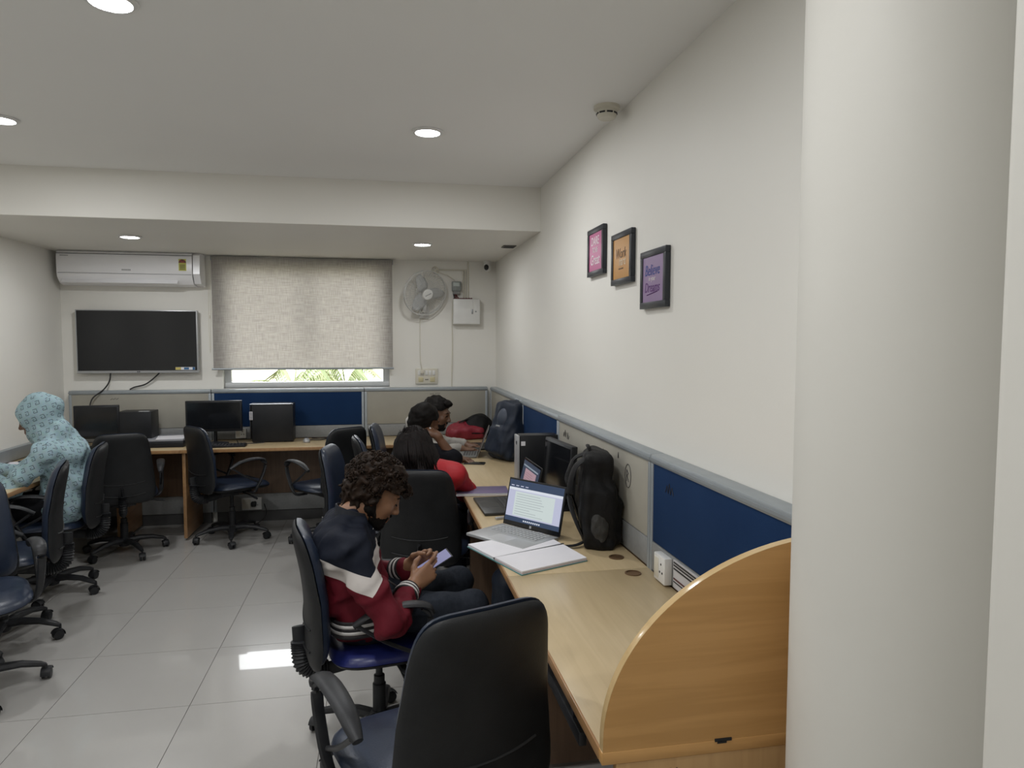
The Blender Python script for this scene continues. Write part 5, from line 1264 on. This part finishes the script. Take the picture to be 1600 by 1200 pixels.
# ---------- man in black, hand on his cheek
M_blk = pm('black_sweater', (.006, .006, .009), (.009, .009, .013), 20, .8, bump=.2, spec=.15)
def short4(r, HM): cap_hair(r, HM, M_hair, .019, (.0035, 60, 9), front=.058, back_low=-.085, side_y=.004)
J4 = dict(pelvis=(0, -.03, .575), belly=(0, .03, .69), chest=(.0, .085, .80), neck=(.01, .125, .93), head=(.015, .185, 1.045), look=(-.28, .92, -.25), headup=(.12, .25, .96),
          sl=(-.17, .13, .83), sr=(.18, .08, .825), el=(-.20, .33, .79), er=(.135, .365, .795), wl=(.0, .42, .775), wr=(.125, .262, .955),
          hl=(-.09, 0, .58), hr=(.09, 0, .58), kl=(-.12, .40, .55), kr=(.12, .40, .55), al=(-.12, .38, .10), ar=(.12, .38, .10))
def earbud(r, J, HM): b = nb(); bmesh.ops.create_uvsphere(b, u_segments=10, v_segments=8, radius=.008); tube(b, [(0, 0, 0), (0, .008, -.028)], .0045, 6); b.transform(HM @ Matrix.Translation((.086, .008, -.018))); obj('earbud', b, M_white, r, 180)
person('man in black top resting his cheek on his hand at the corner desk', (.12, 5.02), -82 * D2R, J4, None, M_blk, M_trk, M_skin_d, short4,
       hand_l=dict(dir=(.75, .5, -.05), up=(0, 0, 1), sgn=1, curl=(.3, .4, .3)), hand_r=dict(dir=(-.35, -.55, .40), up=(.75, .25, .7), sgn=-1, curl=(1.2, 1.3, .8), thumb=(.5, .6)), extra=earbud, sleeves=(1, .12), topnoise=(.004, 22, 2))

# ---------- man in grey jacket in the corner
def grey_mat():
    m, t, b = nmat('grey_black_jacket'); N = t.nodes
    tc = N.new('ShaderNodeTexCoord'); sp = N.new('ShaderNodeSeparateXYZ'); link(t, tc.outputs['Object'], sp.inputs[0])
    rp = N.new('ShaderNodeValToRGB'); rp.color_ramp.interpolation = 'CONSTANT'; E = rp.color_ramp.elements
    E[0].color = (.36, .34, .31, 1); E[1].position = .865; E[1].color = (.014, .014, .016, 1)
    link(t, sp.outputs[2], rp.inputs[0]); link(t, rp.outputs[0], b.inputs['Base Color']); b.inputs['Roughness'].default_value = .6; return m
def short5(r, HM):
    h = cap_hair(r, HM, M_hair, .022, (.0035, 60, 3), front=.050, back_low=-.075, side_y=.0); beard(r, HM, M_hair)
    s = SDF().ell((0, .06, .105), (.06, .045, .028)); V, Q = s.mesh(.006, noise=(.003, 70, 2)); np_obj('quiff', [(V, Q, 0, HM)], M_hair, h)
def grey_extra(r, J, HM):
    for q in 'lr':
        s_, e = Vector(J['s' + q]), Vector(J['e' + q]); sd = Vector((1 if q == 'r' else -1, 0, .3)) * .063
        b = nb(); tube(b, [s_ + sd + Vector((0, .03, 0)), s_.lerp(e, .5) + sd + Vector((0, .03, 0)), e + sd * .9 + Vector((0, .02, 0))], .008, 6); obj('sleeve_stripe', b, M_knit, r)
    b = nb(); c = Vector(J['neck']); b.free(); V, Q = SDF().ell(c + Vector((.0, -.135, .045)), (.09, .065, .075), k=.05).cap(c + Vector((-.08, -.06, -.02)), c + Vector((.08, -.06, -.02)), .05, k=.05).mesh(.008, noise=(.006, 40, 3)); np_obj('hood', [(V, Q, 0, None)], pm('pale_hood', (.46, .44, .40), None, 9, .7), r)
J5 = dict(pelvis=(0, -.01, .575), belly=(0, .05, .69), chest=(.02, .11, .80), neck=(.03, .16, .925), head=(.05, .22, 1.045), look=(.22, .93, -.24), headup=(0, .2, .97),
          sl=(-.16, .12, .83), sr=(.20, .10, .825), el=(-.24, .28, .76), er=(.25, .27, .775), wl=(-.10, .42, .785), wr=(.15, .40, .782),
          hl=(-.09, .02, .58), hr=(.09, .02, .58), kl=(-.12, .42, .55), kr=(.12, .42, .55), al=(-.12, .40, .10), ar=(.12, .40, .10), eyes=True, lid=.013)
person('man in grey and black jacket looking at the grey laptop in the corner', (.23, 5.66), -100 * D2R, J5, None, grey_mat(), M_trk, M_skin_d, short5,
       hand_l=dict(dir=(.3, .9, -.1), up=(0, 0, 1), sgn=1, curl=(.3, .35, .25)), hand_r=dict(dir=(-.15, .95, -.08), up=(0, .1, 1), sgn=-1, curl=(.35, .4, .3)), extra=grey_extra, topnoise=(.006, 24, 5))

# ---------- hooded person at the left desk
def glyph_mat():
    m, t, b = nmat('pale_blue_printed_cotton'); N = t.nodes
    uvn = N.new('ShaderNodeUVMap'); sp = N.new('ShaderNodeSeparateXYZ'); mp = N.new('ShaderNodeMapping'); mp.inputs['Rotation'].default_value = (0, 0, .35); link(t, uvn.outputs[0], mp.inputs[0]); link(t, mp.outputs[0], sp.inputs[0])
    def mth(op, a, b_=None):
        n = N.new('ShaderNodeMath'); n.operation = op
        for i, v in enumerate((a, b_)):
            if v is None: continue
            if isinstance(v, (int, float)): n.inputs[i].default_value = v
            else: link(t, v, n.inputs[i])
        return n.outputs[0]
    P = 1 / .046; v = mth('MULTIPLY', sp.outputs[1], P); row = mth('FLOOR', v)
    u = mth('ADD', mth('MULTIPLY', sp.outputs[0], P), mth('MULTIPLY', row, .5))
    a = mth('SUBTRACT', mth('FRACT', u), .5); c = mth('SUBTRACT', mth('FRACT', v), .5)
    A, Cc = mth('ABSOLUTE', a), mth('ABSOLUTE', c)
    d = mth('MAXIMUM', mth('MULTIPLY', A, 1.25), Cc)
    ring_ = mth('MULTIPLY', mth('GREATER_THAN', d, .20), mth('LESS_THAN', d, .285))
    gap = mth('MULTIPLY', mth('GREATER_THAN', a, .06), mth('MULTIPLY', mth('GREATER_THAN', c, .0), mth('LESS_THAN', c, .19)))
    bar = mth('MULTIPLY', mth('MULTIPLY', mth('GREATER_THAN', a, .02), mth('LESS_THAN', a, .2)), mth('MULTIPLY', mth('GREATER_THAN', c, -.06), mth('LESS_THAN', c, .01)))
    g = mth('MINIMUM', mth('ADD', mth('MULTIPLY', ring_, mth('SUBTRACT', 1.0, gap)), bar), 1.0)
    mx = N.new('ShaderNodeMix'); mx.data_type = 'RGBA'; mx.inputs[6].default_value = (.33, .47, .52, 1); mx.inputs[7].default_value = (.045, .065, .085, 1); link(t, mth('MULTIPLY', g, .85), mx.inputs[0])
    nz = N.new('ShaderNodeTexNoise'); nz.inputs['Scale'].default_value = 30
    m2 = N.new('ShaderNodeMix'); m2.data_type = 'RGBA'; m2.blend_type = 'MULTIPLY'; m2.inputs[0].default_value = .25; link(t, mx.outputs[2], m2.inputs[6]); link(t, nz.outputs[1], m2.inputs[7])
    link(t, m2.outputs[2], b.inputs['Base Color']); b.inputs['Roughness'].default_value = .8; return m
M_glyph = glyph_mat()
def hooded(s, J):
    n = Vector(J['neck']); h = Vector(J['head'])
    s.cap(n + Vector((0, -.05, -.02)), h + Vector((0, -.045, -.06)), .098, .098, k=.06)
    s.cap(n + Vector((-.05, -.055, -.015)), n + Vector((.05, -.055, -.015)), .062, k=.05)
def hood(r, HM):
    s = SDF().ell((0, -.012, .028), (.106, .122, .122), k=.04).cap((0, .02, -.07), (0, -.04, -.10), .085, .10, k=.05).cap((0, -.05, .09), (0, -.11, .05), .06, .05, k=.05)
    # opening at the face
    s.ell((0, .125, -.015), (.068, .075, .092), k=.03, op='-')
    V, Q = s.mesh(.007, noise=(.005, 32, 3)); np_obj('hood', [(V, Q, 0, HM)], M_glyph, r, uv=True)
J1 = dict(pelvis=(0, -.11, .575), belly=(0, -.125, .72), chest=(0, -.09, .89), neck=(0, -.02, 1.035), head=(0, .045, 1.135), look=(-.10, .93, -.32), headup=(0, .3, .95),
          sl=(-.185, -.06, .935), sr=(.185, -.06, .935), el=(-.25, .10, .745), er=(.24, .14, .76), wl=(-.14, .335, .795), wr=(.12, .36, .795),
          hl=(-.09, -.05, .585), hr=(.09, -.05, .585), kl=(-.13, .34, .56), kr=(.13, .34, .56), al=(-.13, .32, .10), ar=(.13, .32, .10))
person('person in pale blue hooded top printed with small dark glyphs', (-2.10, 4.88), 90 * D2R, J1, hooded, M_glyph, M_trk, M_skin_d, hood,
       hand_l=dict(dir=(.3, .9, -.05), up=(0, 0, 1), sgn=1, curl=(.35, .4, .3)), hand_r=dict(dir=(-.3, .9, -.05), up=(0, 0, 1), sgn=-1, curl=(.35, .4, .3)), uv=True, topnoise=(.010, 26, 8, (1, 1, 1.6)), bulk=1.08)
